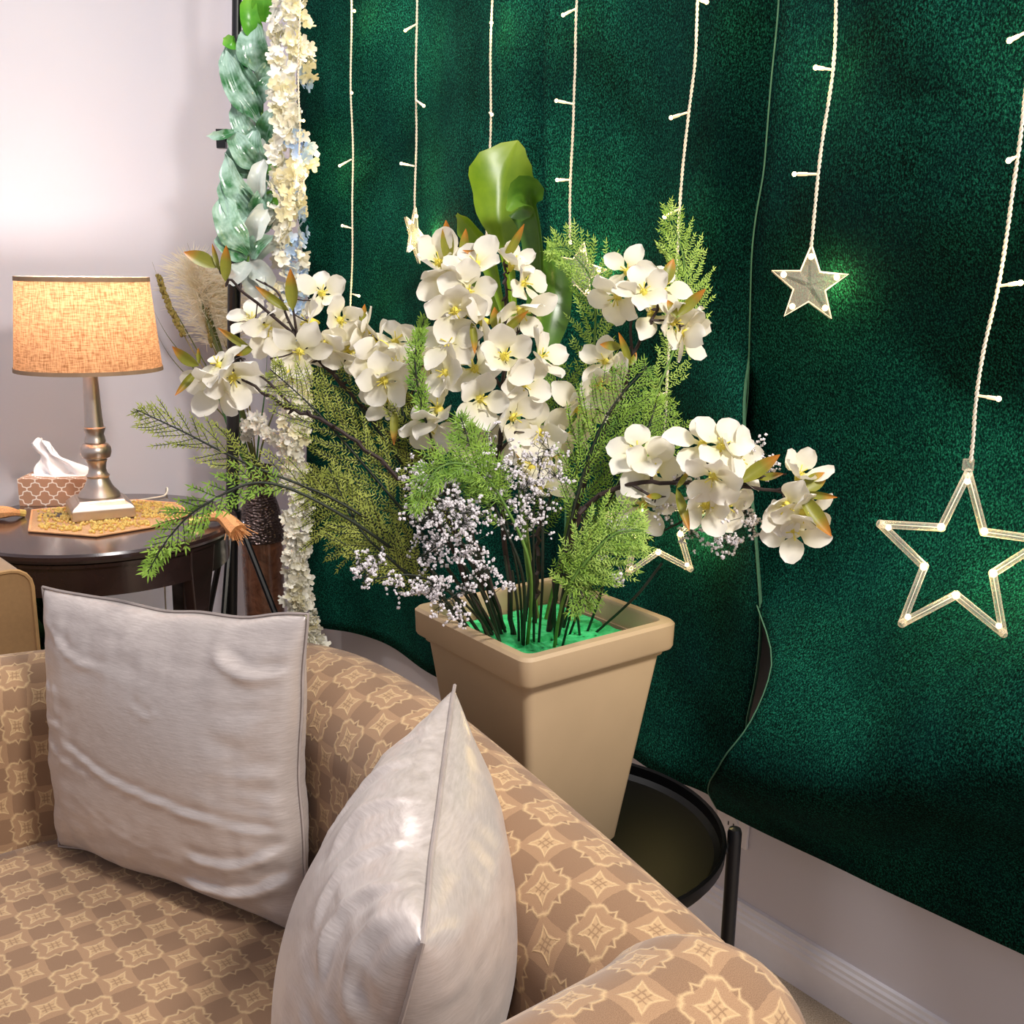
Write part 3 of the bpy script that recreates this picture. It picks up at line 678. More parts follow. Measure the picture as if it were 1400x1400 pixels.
# ------------------------------------------------------------------ tan armchair at the frame's edge
P_t = PZ(42, 780, .675); ax_ = V((-.66, .75, 0)).normalized(); sx_ = V((ax_.y, -ax_.x, 0))
r_ = thing('armchair', 'plain tan velvet armchair with piped square arm beside the round table', 'armchair', V((P_t.x, P_t.y, 0)) - sx_*.4)
def tp(a, b, c): return V((P_t.x, P_t.y, 0)) + sx_*a + ax_*b + V((0, 0, c))     # a right, b back
def armblock(a0, a1, b0, b1, z0, z1, rr=.035):
    pr = [(a0, z0), (a0, z1-rr)] + [(a0+rr-rr*cos(x), z1-rr+rr*sin(x)) for x in (pi/8, pi/4, 3*pi/8)] + [(a0+rr, z1), (a1-rr, z1)] + [(a1-rr+rr*sin(x), z1-rr+rr*cos(x)) for x in (pi/8, pi/4, 3*pi/8)] + [(a1, z1-rr), (a1, z0)]
    mb = MB(); mb.prism(pr, b0, b1, lambda x, y, z: tp(x, z, y)); return mb, pr
for a0, a1 in ((-.15, 0), (-.80, -.65)):
    mb, pr = armblock(a0, a1, 0, .40, .08, .68); ar = mb.build('armrest', M['tan'], r_, smooth=50)
    mb = MB(); mb.tube([tp(x, -.001, z) for x, z in pr], .004, 6); mb.build('piping', M['tan_pipe'], ar)
mb = MB(); mb.prism([(-.652, .02), (-.148, .02), (-.148, .4), (-.652, .4)], .32, .46, lambda a, b, c: tp(a, b, c)); mb.build('seat_cushion', M['tan'], r_, smooth=0, bevel=.03)
mb = MB(); mb.prism([(-.649, .03), (-.151, .03), (-.151, .4), (-.649, .4)], .08, .32, lambda a, b, c: tp(a, b, c)); mb.build('seat_base', M['tan'], r_, smooth=0, bevel=.01)
mb = MB(); mb.prism([(-.80, .401), (-.06, .401), (-.06, .48), (-.80, .48)], .08, .68, lambda a, b, c: tp(a, b, c)); mb.build('backrest', M['tan'], r_, smooth=0, bevel=.03)
for a, b in ((-.06, .06), (-.74, .06), (-.10, .44), (-.74, .44)):
    mb = MB(); mb.lathe([(.016, 0), (.022, .08), (0, .08)], tp(a, b, 0), 12); mb.build('leg', M['espresso'], r_)

# ------------------------------------------------------------------ round black tray table and planter
TZ2 = .45; TC2 = PZ(773, 1128, TZ2+.02); TRr = .220
r_ = thing('tray_table', 'round black metal tray table carrying the planter', 'table', (TC2.x, TC2.y, 0))
prof = [(0, TZ2-.006), (TRr-.02, TZ2-.006), (TRr-.006, TZ2-.003), (TRr-.001, TZ2+.004), (TRr, TZ2+.020), (TRr-.003, TZ2+.023), (TRr-.006, TZ2+.020), (TRr-.008, TZ2+.006), (TRr-.016, TZ2), (0, TZ2)]
mb = MB(); mb.lathe(prof, (TC2.x, TC2.y, 0), 80); mb.build('tray', M['black'], r_)
lg = PZ(992, 1136, TZ2+.018); ang0 = math.atan2(lg.y-TC2.y, lg.x-TC2.x)
for k in range(4):
    a = ang0 + pi/2*k; q = V((TC2.x+cos(a)*(TRr+.014), TC2.y+sin(a)*(TRr+.014), 0))
    mb = MB(); mb.lathe([(.009, 0), (.010, .004), (.010, TZ2+.016), (.008, TZ2+.022), (0, TZ2+.024)], q, 16); lgo = mb.build('leg', M['blackmetal'], r_)
    mb = MB(); mb.tube([q + V((0, 0, TZ2-.02)), V((TC2.x+cos(a)*(TRr-.004), TC2.y+sin(a)*(TRr-.004), TZ2-.004))], .005, 8); mb.build('bracket', M['blackmetal'], lgo)
mb = MB()
for k in range(2):
    a = ang0 + pi/2*k; d = V((cos(a), sin(a), 0))*(TRr+.012); mb.tube([V((TC2.x, TC2.y, .12)) - d, V((TC2.x, TC2.y, .12+.0)) + d], .006, 8)
mb.build('cross_brace', M['blackmetal'], r_)

# planter: rim corners measured, height from the tray
RZ = .775
pF, pR, pL = PZ(727, 903, RZ), PZ(921, 849, RZ), PZ(555, 828, RZ)
pc = (pR+pL)/2; dg = (pR-pL); dg.z = 0; half = dg.length/2; ea = dg.normalized(); eb = V((-ea.y, ea.x, 0))
pc = (pc + (pF + eb*half))/2 if True else pc
pc.z = 0
PCX, PCY = pc.x, pc.y
def sq(h, z, rr=.0): return [V((PCX, PCY, z)) + ea*(x*h) + eb*(y*h) for x, y in ((1, 0), (0, 1), (-1, 0), (0, -1))]
def sqr(h, z, rr=.012):                   # rounded square ring, corners on the diagonals
    out = []
    for k in range(4):
        a = pi/2*k; c = (cos(a)*(h-rr*1.414), sin(a)*(h-rr*1.414))
        for q in (-45, -22.5, 0, 22.5, 45):
            b_ = a+radians(q); x, y = c[0]+cos(b_)*rr, c[1]+sin(b_)*rr
            out.append(V((PCX, PCY, z)) + ea*x + eb*y)
    return out
HR = half
r_ = thing('square_planter', 'tall tapered square beige planter with a thick rim', 'planter', (PCX, PCY, TZ2+.001))
zb = TZ2+.001; hb = HR*.615; ht = HR*.885
def ring_mesh(rings):
    mb = MB(); rows = [sqr(h, z, rr) for h, z, rr in rings]; b = mb.grid(rows, close_u=True); n = len(rows[0]); return mb, b, n, len(rows)
mb, b, n, m = ring_mesh([(hb-.006, zb, .008), (hb, zb+.006, .010), (ht, RZ-.048, .012), (ht, RZ-.03, .012), (ht-.008, RZ-.03, .010), (hb*.97, zb+.012, .010)])
mb.face([b+k for k in range(n)][::-1]); mb.face([b+(m-1)*n+k for k in range(n)])
mb.build('body', M['planter'], r_, smooth=40)
mb, b, n, m = ring_mesh([(ht-.004, RZ-.044, .012), (ht+.006, RZ-.046, .013), (ht+.007, RZ-.040, .013), (HR-.003, RZ-.038, .014), (HR, RZ-.034, .015), (HR+.001, RZ-.004, .015), (HR-.004, RZ, .014), (HR-.020, RZ, .012), (HR-.024, RZ-.004, .012), (ht-.006, RZ-.046, .010)])
mb.build('rim', M['planter'], r_, smooth=40)
# floral foam
fz = RZ-.030
def fw(z): return lerp(hb, ht-.014, (z-zb)/(RZ-.048-zb)) - .006
mb = MB(); rows = []; nn_ = 26
for j in range(nn_+1):
    row = []
    for i in range(nn_+1):
        x, y = i/nn_*2-1, j/nn_*2-1; s_ = fw(fz)/1.4142*.99
        dx, dy = (ea-eb)/1.4142, (ea+eb)/1.4142
        zz = fz + .004*noise.noise(V((x*4, y*4, 0))) - (.009 if abs(x-.15) < .03 or (abs(y) < .03 and x > .1) else 0)
        row.append(V((PCX, PCY, zz)) + (dx*x+dy*y)*s_*1.0)
    rows.append(row)
b = mb.grid(rows); bt = [(0, i) for i in range(nn_+1)]
ring = [(0, i) for i in range(nn_)] + [(j, nn_) for j in range(nn_)] + [(nn_, i) for i in range(nn_, 0, -1)] + [(j, 0) for j in range(nn_, 0, -1)]
b2 = len(mb.v)
for j, i in ring:
    p = rows[j][i]; q = V((PCX, PCY, 0)); mb.v.append(V((q.x+(p.x-q.x)*.90, q.y+(p.y-q.y)*.90, fz-.07)))
for k in range(len(ring)):
    k2 = (k+1) % len(ring); mb.face((b+ring[k2][0]*(nn_+1)+ring[k2][1], b+ring[k][0]*(nn_+1)+ring[k][1], b2+k, b2+k2))
mb.face([b2+k for k in range(len(ring))])
tag(mb.build('floral_foam', M['foam'], smooth=40), 'bright green floral foam block inside the planter', 'foam')
SD = (V((PCX, PCY, RZ)) - CAM).dot(CM @ V((0, 0, -1)))     # camera distance of the planter's middle

# ------------------------------------------------------------------ flowering branches
def petal_mesh(L, W, cup, seed):
    mb = MB(); rows = []; uvs = []; n, m = 6, 6
    for j in range(n+1):
        v = j/n; w_ = W*(.16 + .84*sin(pi*min(1, v*.93+.03)**.80)**.8)*.5 if v < .999 else W*.16
        w_ = W*.5*(.16*(1-v) + sqrt(max(0, 1-((v-.60)/.44)**2)) if v > .16 else .16+.06*v) if v < .999 else W*.20
        row = []; uv = []
        for i in range(m+1):
            u = i/m*2-1
            x = u*w_; y = .003 + v*L*(1-.06*u*u*v)
            z = cup*L*(v**1.7) + .10*W*(u*u-.3)*(.4+v) + .035*L*sin(v*5+seed+u*2)
            row.append(V((x, y, z))); uv.append((i/m, v))
        rows.append(row); uvs.append(uv)
    mb.grid(rows, uvs); me = mb.mesh('petal', M['petal'], smooth=False); me.shade_smooth(); return me
PET = [petal_mesh(.030, .024, .25, 0), petal_mesh(.031, .0255, .0, 2), petal_mesh(.028, .023, .5, 4), petal_mesh(.032, .022, -.3, 1), petal_mesh(.030, .025, -.1, 5)]
def core_mesh(seed):
    rnd = random.Random(seed); mb = MB()
    mb.lathe([(0, -.010), (.0022, -.008), (.0045, -.001), (.0045, .002), (0, .005)], (0, 0, 0), 8)
    for k in range(4):
        a = 2*pi*k/4+rnd.random(); d = V((cos(a)*.35, sin(a)*.35, 1))
        mb.tube([V((0, 0, .002)), d*.006, d*.010+V((cos(a), sin(a), .2))*.003], [.0006, .0005, .0008], 4)
    me = mb.mesh('blossom', M['stamen'], smooth=False); me.shade_smooth(); return me
CORES = [core_mesh(k) for k in range(3)]
def blossom(root, p, d, scale, rnd):
    Mx = frame(p, d, (rnd.uniform(-1, 1), rnd.uniform(-1, 1), rnd.uniform(-1, 1))) @ Matrix.Scale(scale, 4)
    o = inst('blossom', rnd.choice(CORES), Mx, root)
    kind = rnd.choice(PET); k0 = rnd.random()*6
    for k in range(5):
        a = 2*pi*k/5 + rnd.uniform(-.16, .16) + k0
        me = kind if rnd.random() < .6 else rnd.choice(PET)
        pm = Matrix.Rotation(a, 4, 'Z') @ Matrix.Rotation(rnd.uniform(.0, .5), 4, 'X') @ Matrix.Rotation(rnd.uniform(-.2, .2), 4, 'Y') @ Matrix.Scale(rnd.uniform(.9, 1.12), 4)
        q = bpy.data.objects.new('petal', me); COL.objects.link(q); q.parent = o; q.matrix_basis = pm
    return o
def leaf_mesh(name, L, W, mat, fold=.3, curl=.25, n=8, tipw=.0, twist=0., wav=0.):
    mb = MB(); rows = []; uvs = []; m = 6
    for j in range(n+1):
        v = j/n; w_ = W*.5*max(.04, sin(pi*min(1, v**.85))**.85)
        ang = curl*v*v; tw_ = twist*v; row = []; uv = []
        for i in range(m+1):
            u = i/m*2-1; x = u*w_; z = fold*w_*u*u + wav*sin(v*9+u)*W*.2
            x, z = x*cos(tw_)-z*sin(tw_), x*sin(tw_)+z*cos(tw_)
            cy_, cz = (sin(curl*v*2)/(2*curl)*L if abs(curl) > .01 else v*L), ((1-cos(curl*v*2))/(2*curl)*L if abs(curl) > .01 else 0)
            row.append(V((x, cy_ , z + cz))); uv.append((i/m, v))
        rows.append(row); uvs.append(uv)
    mb.grid(rows, uvs); me = mb.mesh(name, mat, smooth=False); me.shade_smooth(); return me
BLF = [leaf_mesh('leaf', .052, .016, M['leaf_branch'], .5, .25), leaf_mesh('leaf', .044, .019, M['leaf_branch'], .35, -.2), leaf_mesh('leaf', .058, .013, M['leaf_branch'], .6, .1)]
def leaf_frame(p, along, face): # local y along, local z face
    y = V(along).normalized(); z = V(face); z = (z-y*z.dot(y)).normalized(); x = y.cross(z)
    return Matrix.Translation(p) @ Matrix((x, y, z)).transposed().to_4x4()
VIEW = CM @ V((0, 0, 1))                     # towards the camera
def branch(label, base, path, side, flowers, leaves, seed):
    rnd = random.Random(seed); pts3 = [base] + [PD(x, y, d) for x, y, d in path]
    r_ = thing('flowering_branch', label, 'flower branch', base, 'white flowering branches in the planter')
    mb = MB(); cl = spline(pts3, 40); n = len(cl)
    for k in range(1, n): cl[k] = cl[k] + V((rnd.gauss(0, 1), rnd.gauss(0, 1), rnd.gauss(0, 1)))*.0014
    mb.tube(cl, [lerp(.0038, .0016, k/(n-1)) for k in range(n)], 6)
    for k in range(8, n, 3):                  # buds and nodes
        d = V((rnd.gauss(0, 1), rnd.gauss(0, 1), rnd.gauss(0, 1))).normalized()
        mb.tube([cl[k], cl[k]+d*.006, cl[k]+d*.010], [.0018, .0022, .0008], 5)
    for sp in side:
        sp3 = [PD(x, y, d) for x, y, d in sp]; j = min(range(n), key=lambda k: (cl[k]-sp3[0]).length); sp3 = [cl[j]] + sp3[1:]
        c2 = spline(sp3, 14); mb.tube(c2, [lerp(.0022, .0012, k/13) for k in range(14)], 5)
        for k in range(3, 13, 4):
            d = V((rnd.gauss(0, 1), rnd.gauss(0, 1), rnd.gauss(0, 1))).normalized(); mb.tube([c2[k], c2[k]+d*.007], [.0016, .0008], 4)
    tw_pts = cl + [q for sp in side for q in [PD(*s_) for s_ in sp]]
    for fl in flowers:
        x, y, d = fl[:3]; p = PD(x, y, d); j = min(tw_pts, key=lambda q: (q-p).length)
        if len(fl) > 3: dr = (VIEW*fl[5] + (CM @ V((fl[3]*1.3+rnd.gauss(0, .35), -fl[4]*1.3+rnd.gauss(0, .35), 0)))).normalized()
        else: dr = (VIEW*.55 + V((rnd.gauss(0, .6), rnd.gauss(0, .4), rnd.gauss(.05, .6))) + (p-j)*8).normalized()
        p0_ = p - dr*.010
        if (p0_-j).length < .16: mb.tube(spline([j, j.lerp(p0_, .5)+V((0, 0, -.003)), p0_], 6), .0011, 4)
        blossom(r_, p, dr, rnd.uniform(1.08, 1.32), rnd)
    for lf in leaves:
        x, y, d, ax2, ay2 = lf[:5]; p = PD(x, y, d); al = CM @ V((ax2, -ay2, rnd.uniform(-.2, .4)))
        inst('leaf', BLF[rnd.randrange(3)], leaf_frame(p, al, VIEW+V((rnd.gauss(0, .3), 0, rnd.gauss(0, .4)))) @ Matrix.Scale(lf[5] if len(lf) > 5 else 1, 4), r_)
    mb.build('stem', M['twig'], r_)
    return r_
def fb(px, py): # base point in the foam under a pixel
    p = PZ(px, py, fz-.02); q = V((PCX, PCY, fz-.03)); d = p-q; d.z = 0
    if d.length > .065: d *= .065/d.length
    return q+d
D0 = SD
branch('white blossom branch reaching far left and up with bare leafy tip', fb(690, 880), [(640, 760, D0), (555, 625, D0), (470, 530, D0), (405, 463, D0-.02), (325, 393, D0-.04), (297, 366, D0-.05)],
       [[(405, 463, D0-.02), (392, 432, D0-.02), (380, 400, D0-.01), (350, 382, D0)], [(405, 463, D0-.02), (402, 430, D0-.03), (398, 408, D0-.04)]],
       [(440, 402, D0), (425, 440, D0-.02), (465, 438, D0-.02), (365, 448, D0), (345, 440, D0+.01), (395, 470, D0+.01), (445, 470, D0-.03), (485, 462, D0)],
       [(296, 366, D0-.05, -.8, -.45, 1.1), (308, 385, D0-.05, .12, -1, .9), (300, 370, D0-.05, -.2, -1, .6), (400, 425, D0-.04, .05, -1, 1.05), (395, 425, D0-.03, -.8, -.6, .9)], 11)
branch('white blossom branch stretching left with single blossom at its tip', fb(680, 885), [(610, 740, D0-.05), (530, 640, D0-.08), (460, 585, D0-.10), (400, 560, D0-.10), (335, 520, D0-.10), (305, 505, D0-.10)],
       [[(400, 560, D0-.1), (370, 525, D0-.1), (350, 510, D0-.1)], [(370, 490, D0-.08), (330, 490, D0-.09), (310, 500, D0-.1)]],
       [(300, 500, D0-.11, -.3, -.3, 1), (318, 515, D0-.11, .5, .4, 1), (295, 525, D0-.1, -.2, .6, 1), (410, 480, D0-.05, -.2, .3, 1), (395, 510, D0-.04)],
       [(272, 500, D0-.1, -.85, -.5, .9), (270, 505, D0-.1, -.55, .7, .75), (345, 478, D0-.1, -.85, -.6, .85), (345, 478, D0-.1, -.9, .3, .5), (272, 498, D0-.1, .1, -.9, .4)], 12)
branch('white blossom branch leaning left above the olive ferns', fb(700, 880), [(650, 740, D0+.02), (590, 620, D0), (555, 540, D0-.02), (520, 470, D0-.02), (495, 445, D0-.02)],
       [[(560, 550, D0-.02), (575, 500, D0-.03), (570, 470, D0-.03)]],
       [(500, 452, D0-.02), (520, 470, D0-.04), (540, 468, D0), (510, 500, D0-.03), (545, 500, D0-.05), (525, 520, D0-.06, -.2, .4, 1), (570, 485, D0-.02, .4, -.2, .8), (590, 500, D0-.01, .6, 0, .6), (478, 478, D0-.01), (530, 545, D0-.03)],
       [(494, 448, D0-.02, .1, -1, .6), (540, 560, D0-.05, .05, 1, .9)], 13)
branch('tall white blossom branch rising in the middle before the broad leaves', fb(705, 885), [(690, 740, D0-.06), (683, 620, D0-.09), (688, 540, D0-.10), (690, 470, D0-.08), (692, 400, D0-.06), (688, 355, D0-.05)],
       [[(690, 540, D0-.1), (650, 470, D0-.09), (620, 400, D0-.07), (614, 360, D0-.06)], [(683, 620, D0-.09), (665, 590, D0-.1), (658, 570, D0-.1)], [(683, 620, D0-.09), (705, 590, D0-.1)], [(690, 470, D0-.08), (725, 440, D0-.07), (735, 415, D0-.07)]],
       [(600, 360, D0-.07, -.5, -.3, .8), (612, 385, D0-.08, -.4, .3, .9), (652, 362, D0-.08, .1, -.4, 1), (640, 400, D0-.10, .1, .3, 1), (622, 425, D0-.10, -.1, .6, .9), (700, 362, D0-.06, .4, -.5, .8), (715, 388, D0-.07, .5, 0, .9), (712, 425, D0-.08, .2, .4, .9), (660, 440, D0-.09), (615, 470, D0-.09, -.5, -.2, .9),
        (690, 488, D0-.13, 0, 0, 1), (738, 490, D0-.09, .7, -.1, .7), (650, 505, D0-.10, -.2, .2, 1), (610, 510, D0-.09, -.5, .4, .8), (655, 545, D0-.12, -.1, .4, 1), (715, 525, D0-.11, .3, .4, 1), (600, 560, D0-.08, -.6, .1, .7), (700, 570, D0-.10, .3, .3, .9), (640, 585, D0-.09, -.2, .5, .8), (735, 590, D0-.08, .5, .5, .8), (665, 615, D0-.08, 0, .5, 1), (585, 580, D0-.07)],
       [(613, 360, D0-.07, -.05, -1, 1.05), (620, 355, D0-.06, -.25, -1, .8), (632, 355, D0-.06, .1, -1, .75), (688, 358, D0-.06, .5, -.9, .95), (686, 358, D0-.06, -.9, -.25, .9), (690, 356, D0-.05, .2, -1, .6), (640, 432, D0-.08, -1, .05, 1), (682, 455, D0-.10, -.25, -1, .8), (684, 458, D0-.10, .9, -.7, .8), (645, 440, D0-.1, .05, 1, .8)], 14)
branch('white blossom branch rising right with orange-tipped leaves beside lime fern', fb(745, 880), [(775, 740, D0-.02), (815, 620, D0-.02), (850, 540, D0-.03), (865, 490, D0-.04), (890, 440, D0-.05), (905, 405, D0-.05)],
       [[(865, 490, D0-.04), (862, 450, D0-.05), (868, 420, D0-.05)], [(890, 440, D0-.05), (925, 440, D0-.05), (930, 450, D0-.05)]],
       [(858, 372, D0-.05, -.1, -.6, .9), (845, 405, D0-.06, -.4, .2, 1), (880, 400, D0-.08, .1, 0, 1), (905, 395, D0-.05, .3, -.3, .9), (920, 440, D0-.05, .3, .2, .9), (935, 455, D0-.04, .5, .4, .8), (890, 430, D0-.04), (828, 495, D0-.02, -.4, -.2, .9), (820, 525, D0-.03, -.2, .4, 1), (840, 520, D0-.02), (800, 545, D0)],
       [(905, 375, D0-.06, -1, -.35, 1.0), (908, 390, D0-.06, .35, -1, .85), (925, 432, D0-.07, .75, -.85, .95), (925, 434, D0-.07, -.4, -.8, .6), (850, 475, D0-.05, -1, -.15, .65), (862, 500, D0-.05, -.4, -.9, .8), (860, 500, D0-.05, .5, -.7, .5), (885, 385, D0-.06, .9, .1, .5)], 15)
branch('white blossom branch stretching right towards the star lights', fb(760, 880), [(778, 770, D0-.08), (795, 700, D0-.10), (850, 664, D0-.12), (920, 660, D0-.14), (1000, 664, D0-.16), (1075, 672, D0-.17), (1095, 668, D0-.17)],
       [[(870, 662, D0-.12), (895, 680, D0-.13), (905, 678, D0-.13)], [(1000, 664, D0-.16), (1040, 652, D0-.16), (1075, 648, D0-.16)], [(920, 660, D0-.14), (955, 640, D0-.15), (975, 630, D0-.15)]],
       [(872, 620, D0-.11, -.2, -.3, 1), (890, 640, D0-.12, .2, .2, 1), (960, 608, D0-.16, -.3, -.4, .9), (985, 612, D0-.17, .2, -.4, 1), (1005, 630, D0-.16, .5, 0, .8), (975, 650, D0-.19, 0, .4, 1), (965, 690, D0-.15, -.2, .5, .9), (992, 690, D0-.14, .3, .5, .9), (1092, 650, D0-.17, .2, -.5, .9), (1075, 690, D0-.18, -.3, .3, 1), (1098, 700, D0-.18, .2, .4, .9), (880, 690, D0-.10), (1085, 725, D0-.17, -.1, .7, .7)],
       [(1092, 672, D0-.19, .85, -.5, 1.05), (1095, 676, D0-.19, .55, .85, 1.15), (1095, 675, D0-.19, .95, .1, .7), (1010, 660, D0-.18, .8, -.5, 1.1), (925, 668, D0-.16, .3, 1, .9), (925, 668, D0-.16, .5, -.7, .5), (905, 678, D0-.14, -.9, .1, .5), (1035, 655, D0-.16, .9, -.1, .6)], 16)
branch('short white blossom sprig low at the back of the bouquet', fb(730, 870), [(735, 760, D0+.04), (740, 680, D0+.04), (745, 640, D0+.03)], [], [(740, 665, D0+.01), (728, 640, D0), (755, 620, D0+.02), (790, 560, D0+.03), (770, 600, D0+.03)], [(720, 640, D0, -.6, -.6, .6)], 17)

# ------------------------------------------------------------------ broad leaves
def custom_leaf(root, mat, spine, widths, roll, name='leaf', facing=None, nseg=10, cup=0.25, vfold=0., wave=0.):
    pts = spline(spine, 22); n = len(pts); mb = MB(); rows = []; uvs = []
    for j in range(n):
        v = j/(n-1); tg = (pts[min(j+1, n-1)]-pts[max(j-1, 0)]).normalized(); fc = facing or VIEW
        sd = tg.cross(fc).normalized(); nr = sd.cross(tg); a = interp(roll, v); wd_ = interp(widths, v)
        s2 = sd*cos(a)+nr*sin(a); n2 = nr*cos(a)-sd*sin(a); row = []; uv = []
        for i in range(nseg+1):
            u = i/nseg*2-1; row.append(pts[j] + s2*u*wd_ + n2*(cup*wd_*(u*u) + vfold*wd_*abs(u) + wave*wd_*abs(u)*sin(v*14+u*2)) + n2*(-.02*wd_ if abs(u) < .1 else 0)); uv.append((i/nseg, v))
        rows.append(row); uvs.append(uv)
    mb.grid(rows, uvs); return mb.build(name, mat, root, smooth=True)
px1 = 1/F*SD
r_ = thing('broad_leaf_stem', 'large glossy green rounded leaves rising behind the white blossoms', 'leaf stem', fb(735, 860))
mb = MB(); mb.tube(spline([fb(735, 860), PD(715, 700, D0+.06), PD(708, 560, D0+.06), PD(706, 450, D0+.05)], 20), [.006-.0002*k for k in range(20)], 8); mb.build('stem', M['stem_green'], r_)
pw = lambda x: x/F*SD
custom_leaf(r_, M['leaf_broad'], [PD(705, 460, D0+.05), PD(695, 370, D0+.04), PD(684, 300, D0+.03), PD(688, 250, D0+.03), PD(708, 192, D0+.03)], [(0, pw(4)), (.3, pw(9)), (.58, pw(38)), (.74, pw(48)), (.85, pw(40)), (.93, pw(25)), (.98, pw(11)), (1, pw(1))], [(0, -.4), (.6, -.1), (1, .35)], cup=.25, vfold=.28, wave=.06)
custom_leaf(r_, M['leaf_broad_dark'], [PD(720, 470, D0+.05), PD(738, 380, D0+.02), PD(735, 310, D0), PD(722, 272, D0-.01), PD(705, 268, D0-.03), PD(693, 288, D0-.04)], [(0, pw(5)), (.3, pw(18)), (.6, pw(26)), (.8, pw(24)), (1, pw(5))], [(0, .6), (.5, .8), (1, .4)], cup=.5, vfold=.4)
custom_leaf(r_, M['leaf_broad'], [PD(690, 430, D0+.05), PD(668, 350, D0+.04), PD(645, 315, D0+.03), PD(625, 292, D0+.03)], [(0, pw(5)), (.4, pw(17)), (.75, pw(18)), (1, pw(3))], [(0, .6), (1, .9)], cup=.5)
custom_leaf(r_, M['leaf_broad_dark'], [PD(735, 530, D0+.05), PD(752, 440, D0+.05), PD(758, 380, D0+.06), PD(750, 330, D0+.08)], [(0, pw(6)), (.4, pw(26)), (.7, pw(24)), (1, pw(4))], [(0, -.3), (1, -.5)], cup=.3)
custom_leaf(r_, M['leaf_broad'], [PD(700, 460, D0+.06), PD(660, 400, D0+.07), PD(628, 360, D0+.08)], [(0, pw(5)), (.5, pw(14)), (1, pw(3))], [(0, .4), (1, .4)], cup=.3)

# ------------------------------------------------------------------ fern fronds
def blade(mb, p, d, L, wd_, side):
    q = p + d*L; s_ = side*wd_; b = len(mb.v); mb.v += [p-s_*.5, p+s_*.5, p.lerp(q, .6)+s_*.5, q, p.lerp(q, .6)-s_*.5]
    mb.face((b, b+1, b+2, b+4)); mb.face((b+4, b+2, b+3))
def frond(label, base, path, mat, width, seed, dens=1.0, start=.3, stemmat='stem_dark', droop=0., needle=.0058, open_=.75, nw=.0011, group='asparagus fern sprays in the planter', sprigs=0, cone=1.0):
    rnd = random.Random(seed); pts3 = [base] + [PD(*q) for q in path]; N = 70; cl = spline(pts3, N)
    r_ = thing('fern_spray', label, 'fern', base, group)
    ms = MB(); ms.tube(cl, [lerp(.0026, .0007, k/(N-1)) for k in range(N)], 5)
    mf = MB(); k0 = int(N*start); side = 1
    for k in range(k0, N-1):
        v = (k-k0)/(N-1-k0); env = (sin(pi*min(1, .10+.90*(v**.75)))**.7)*(1-.35*v) if v < .97 else .15
        tg = (cl[k+1]-cl[k-1]).normalized()
        nb = 3 if rnd.random() < dens*.7 else 2
        for q in range(max(1, int(nb*dens*.62+rnd.random()))):
            side = -side; rv = V((rnd.gauss(0, 1), rnd.gauss(0, 1), rnd.gauss(0, 1)))
            pv = (tg.cross(VIEW)*side + rv*.35).normalized(); pv = (pv-tg*pv.dot(tg)).normalized()
            L = width*env*rnd.uniform(.55, 1.05); d = (tg*open_ + pv).normalized(); p = cl[k]
            m_ = max(4, int(L/.0042)); pp = p; pts = [p]
            for i in range(m_):
                d = (d + tg*.05 + V((0, 0, -droop*.05)) + V((rnd.gauss(0, .06), rnd.gauss(0, .06), rnd.gauss(0, .06)))).normalized()
                pp = pp + d*(L/m_); pts.append(pp)
                for sgn in (-1, 1):
                    sv = (d.cross(VIEW)*sgn + V((rnd.gauss(0, .3), rnd.gauss(0, .3), rnd.gauss(0, .3)))).normalized()
                    nd = (d*.8+sv).normalized(); ln_ = needle*rnd.uniform(.7, 1.5)*(1-.3*i/m_)
                    blade(mf, pp, nd, ln_, nw, nd.cross(VIEW).normalized())
                    if rnd.random() < .3: blade(mf, pp+nd*ln_*.5, (nd+d*.9+V((rnd.gauss(0, .4), rnd.gauss(0, .4), rnd.gauss(0, .4)))).normalized(), ln_*.7, nw, nd.cross(VIEW).normalized())
            blade(mf, pp, d, needle*1.6, nw, d.cross(VIEW).normalized())
            ms.tube(pts, .00055, 3, cap=False)
    ms.build('stem', M[stemmat], r_, smooth=True); tag(mf.build('needles', mat, r_, smooth=0), kind='stuff')
    return r_
fd, fm_, fl_ = M['fern_dark'], M['fern_mid'], M['fern_lime']
frond('long olive fern spray reaching left past the stand towards the lamp', fb(680, 890), [(590, 780, D0-.08), (470, 690, D0-.13), (340, 635, D0-.16), (250, 590, D0-.17), (186, 560, D0-.18)], fd, .07, 1, .6, .42, open_=1.1)
frond('olive fern spray arching down in front of the round table', fb(670, 895), [(570, 780, D0-.10), (460, 700, D0-.16), (360, 660, D0-.18), (280, 690, D0-.2), (235, 730, D0-.2), (200, 785, D0-.2)], fm_, .040, 2, .75, .45, needle=.007, nw=.0018)
frond('dense olive fern spray spreading left above the white garland', fb(690, 885), [(600, 760, D0-.05), (510, 650, D0-.08), (430, 560, D0-.1), (370, 505, D0-.1)], fd, .095, 3, .85, .35, open_=.9)
frond('olive fern spray hanging low over the green carpet at left', fb(670, 890), [(590, 800, D0-.05), (520, 730, D0-.05), (460, 690, D0-.04), (415, 665, D0-.04)], fd, .105, 4, .9, .3, open_=.8, droop=1.5)
frond('lacy dark-stemmed fern spray behind the baby breath at left', fb(685, 880), [(610, 730, D0), (540, 620, D0), (480, 540, D0), (440, 480, D0+.02)], fd, .085, 5, .8, .35)
frond('thin upright fern tip standing between the left blossoms', fb(700, 880), [(640, 720, D0-.05), (590, 600, D0-.08), (568, 500, D0-.1), (580, 435, D0-.1)], fm_, .022, 6, .9, .55, needle=.007, open_=1.6, nw=.0016)
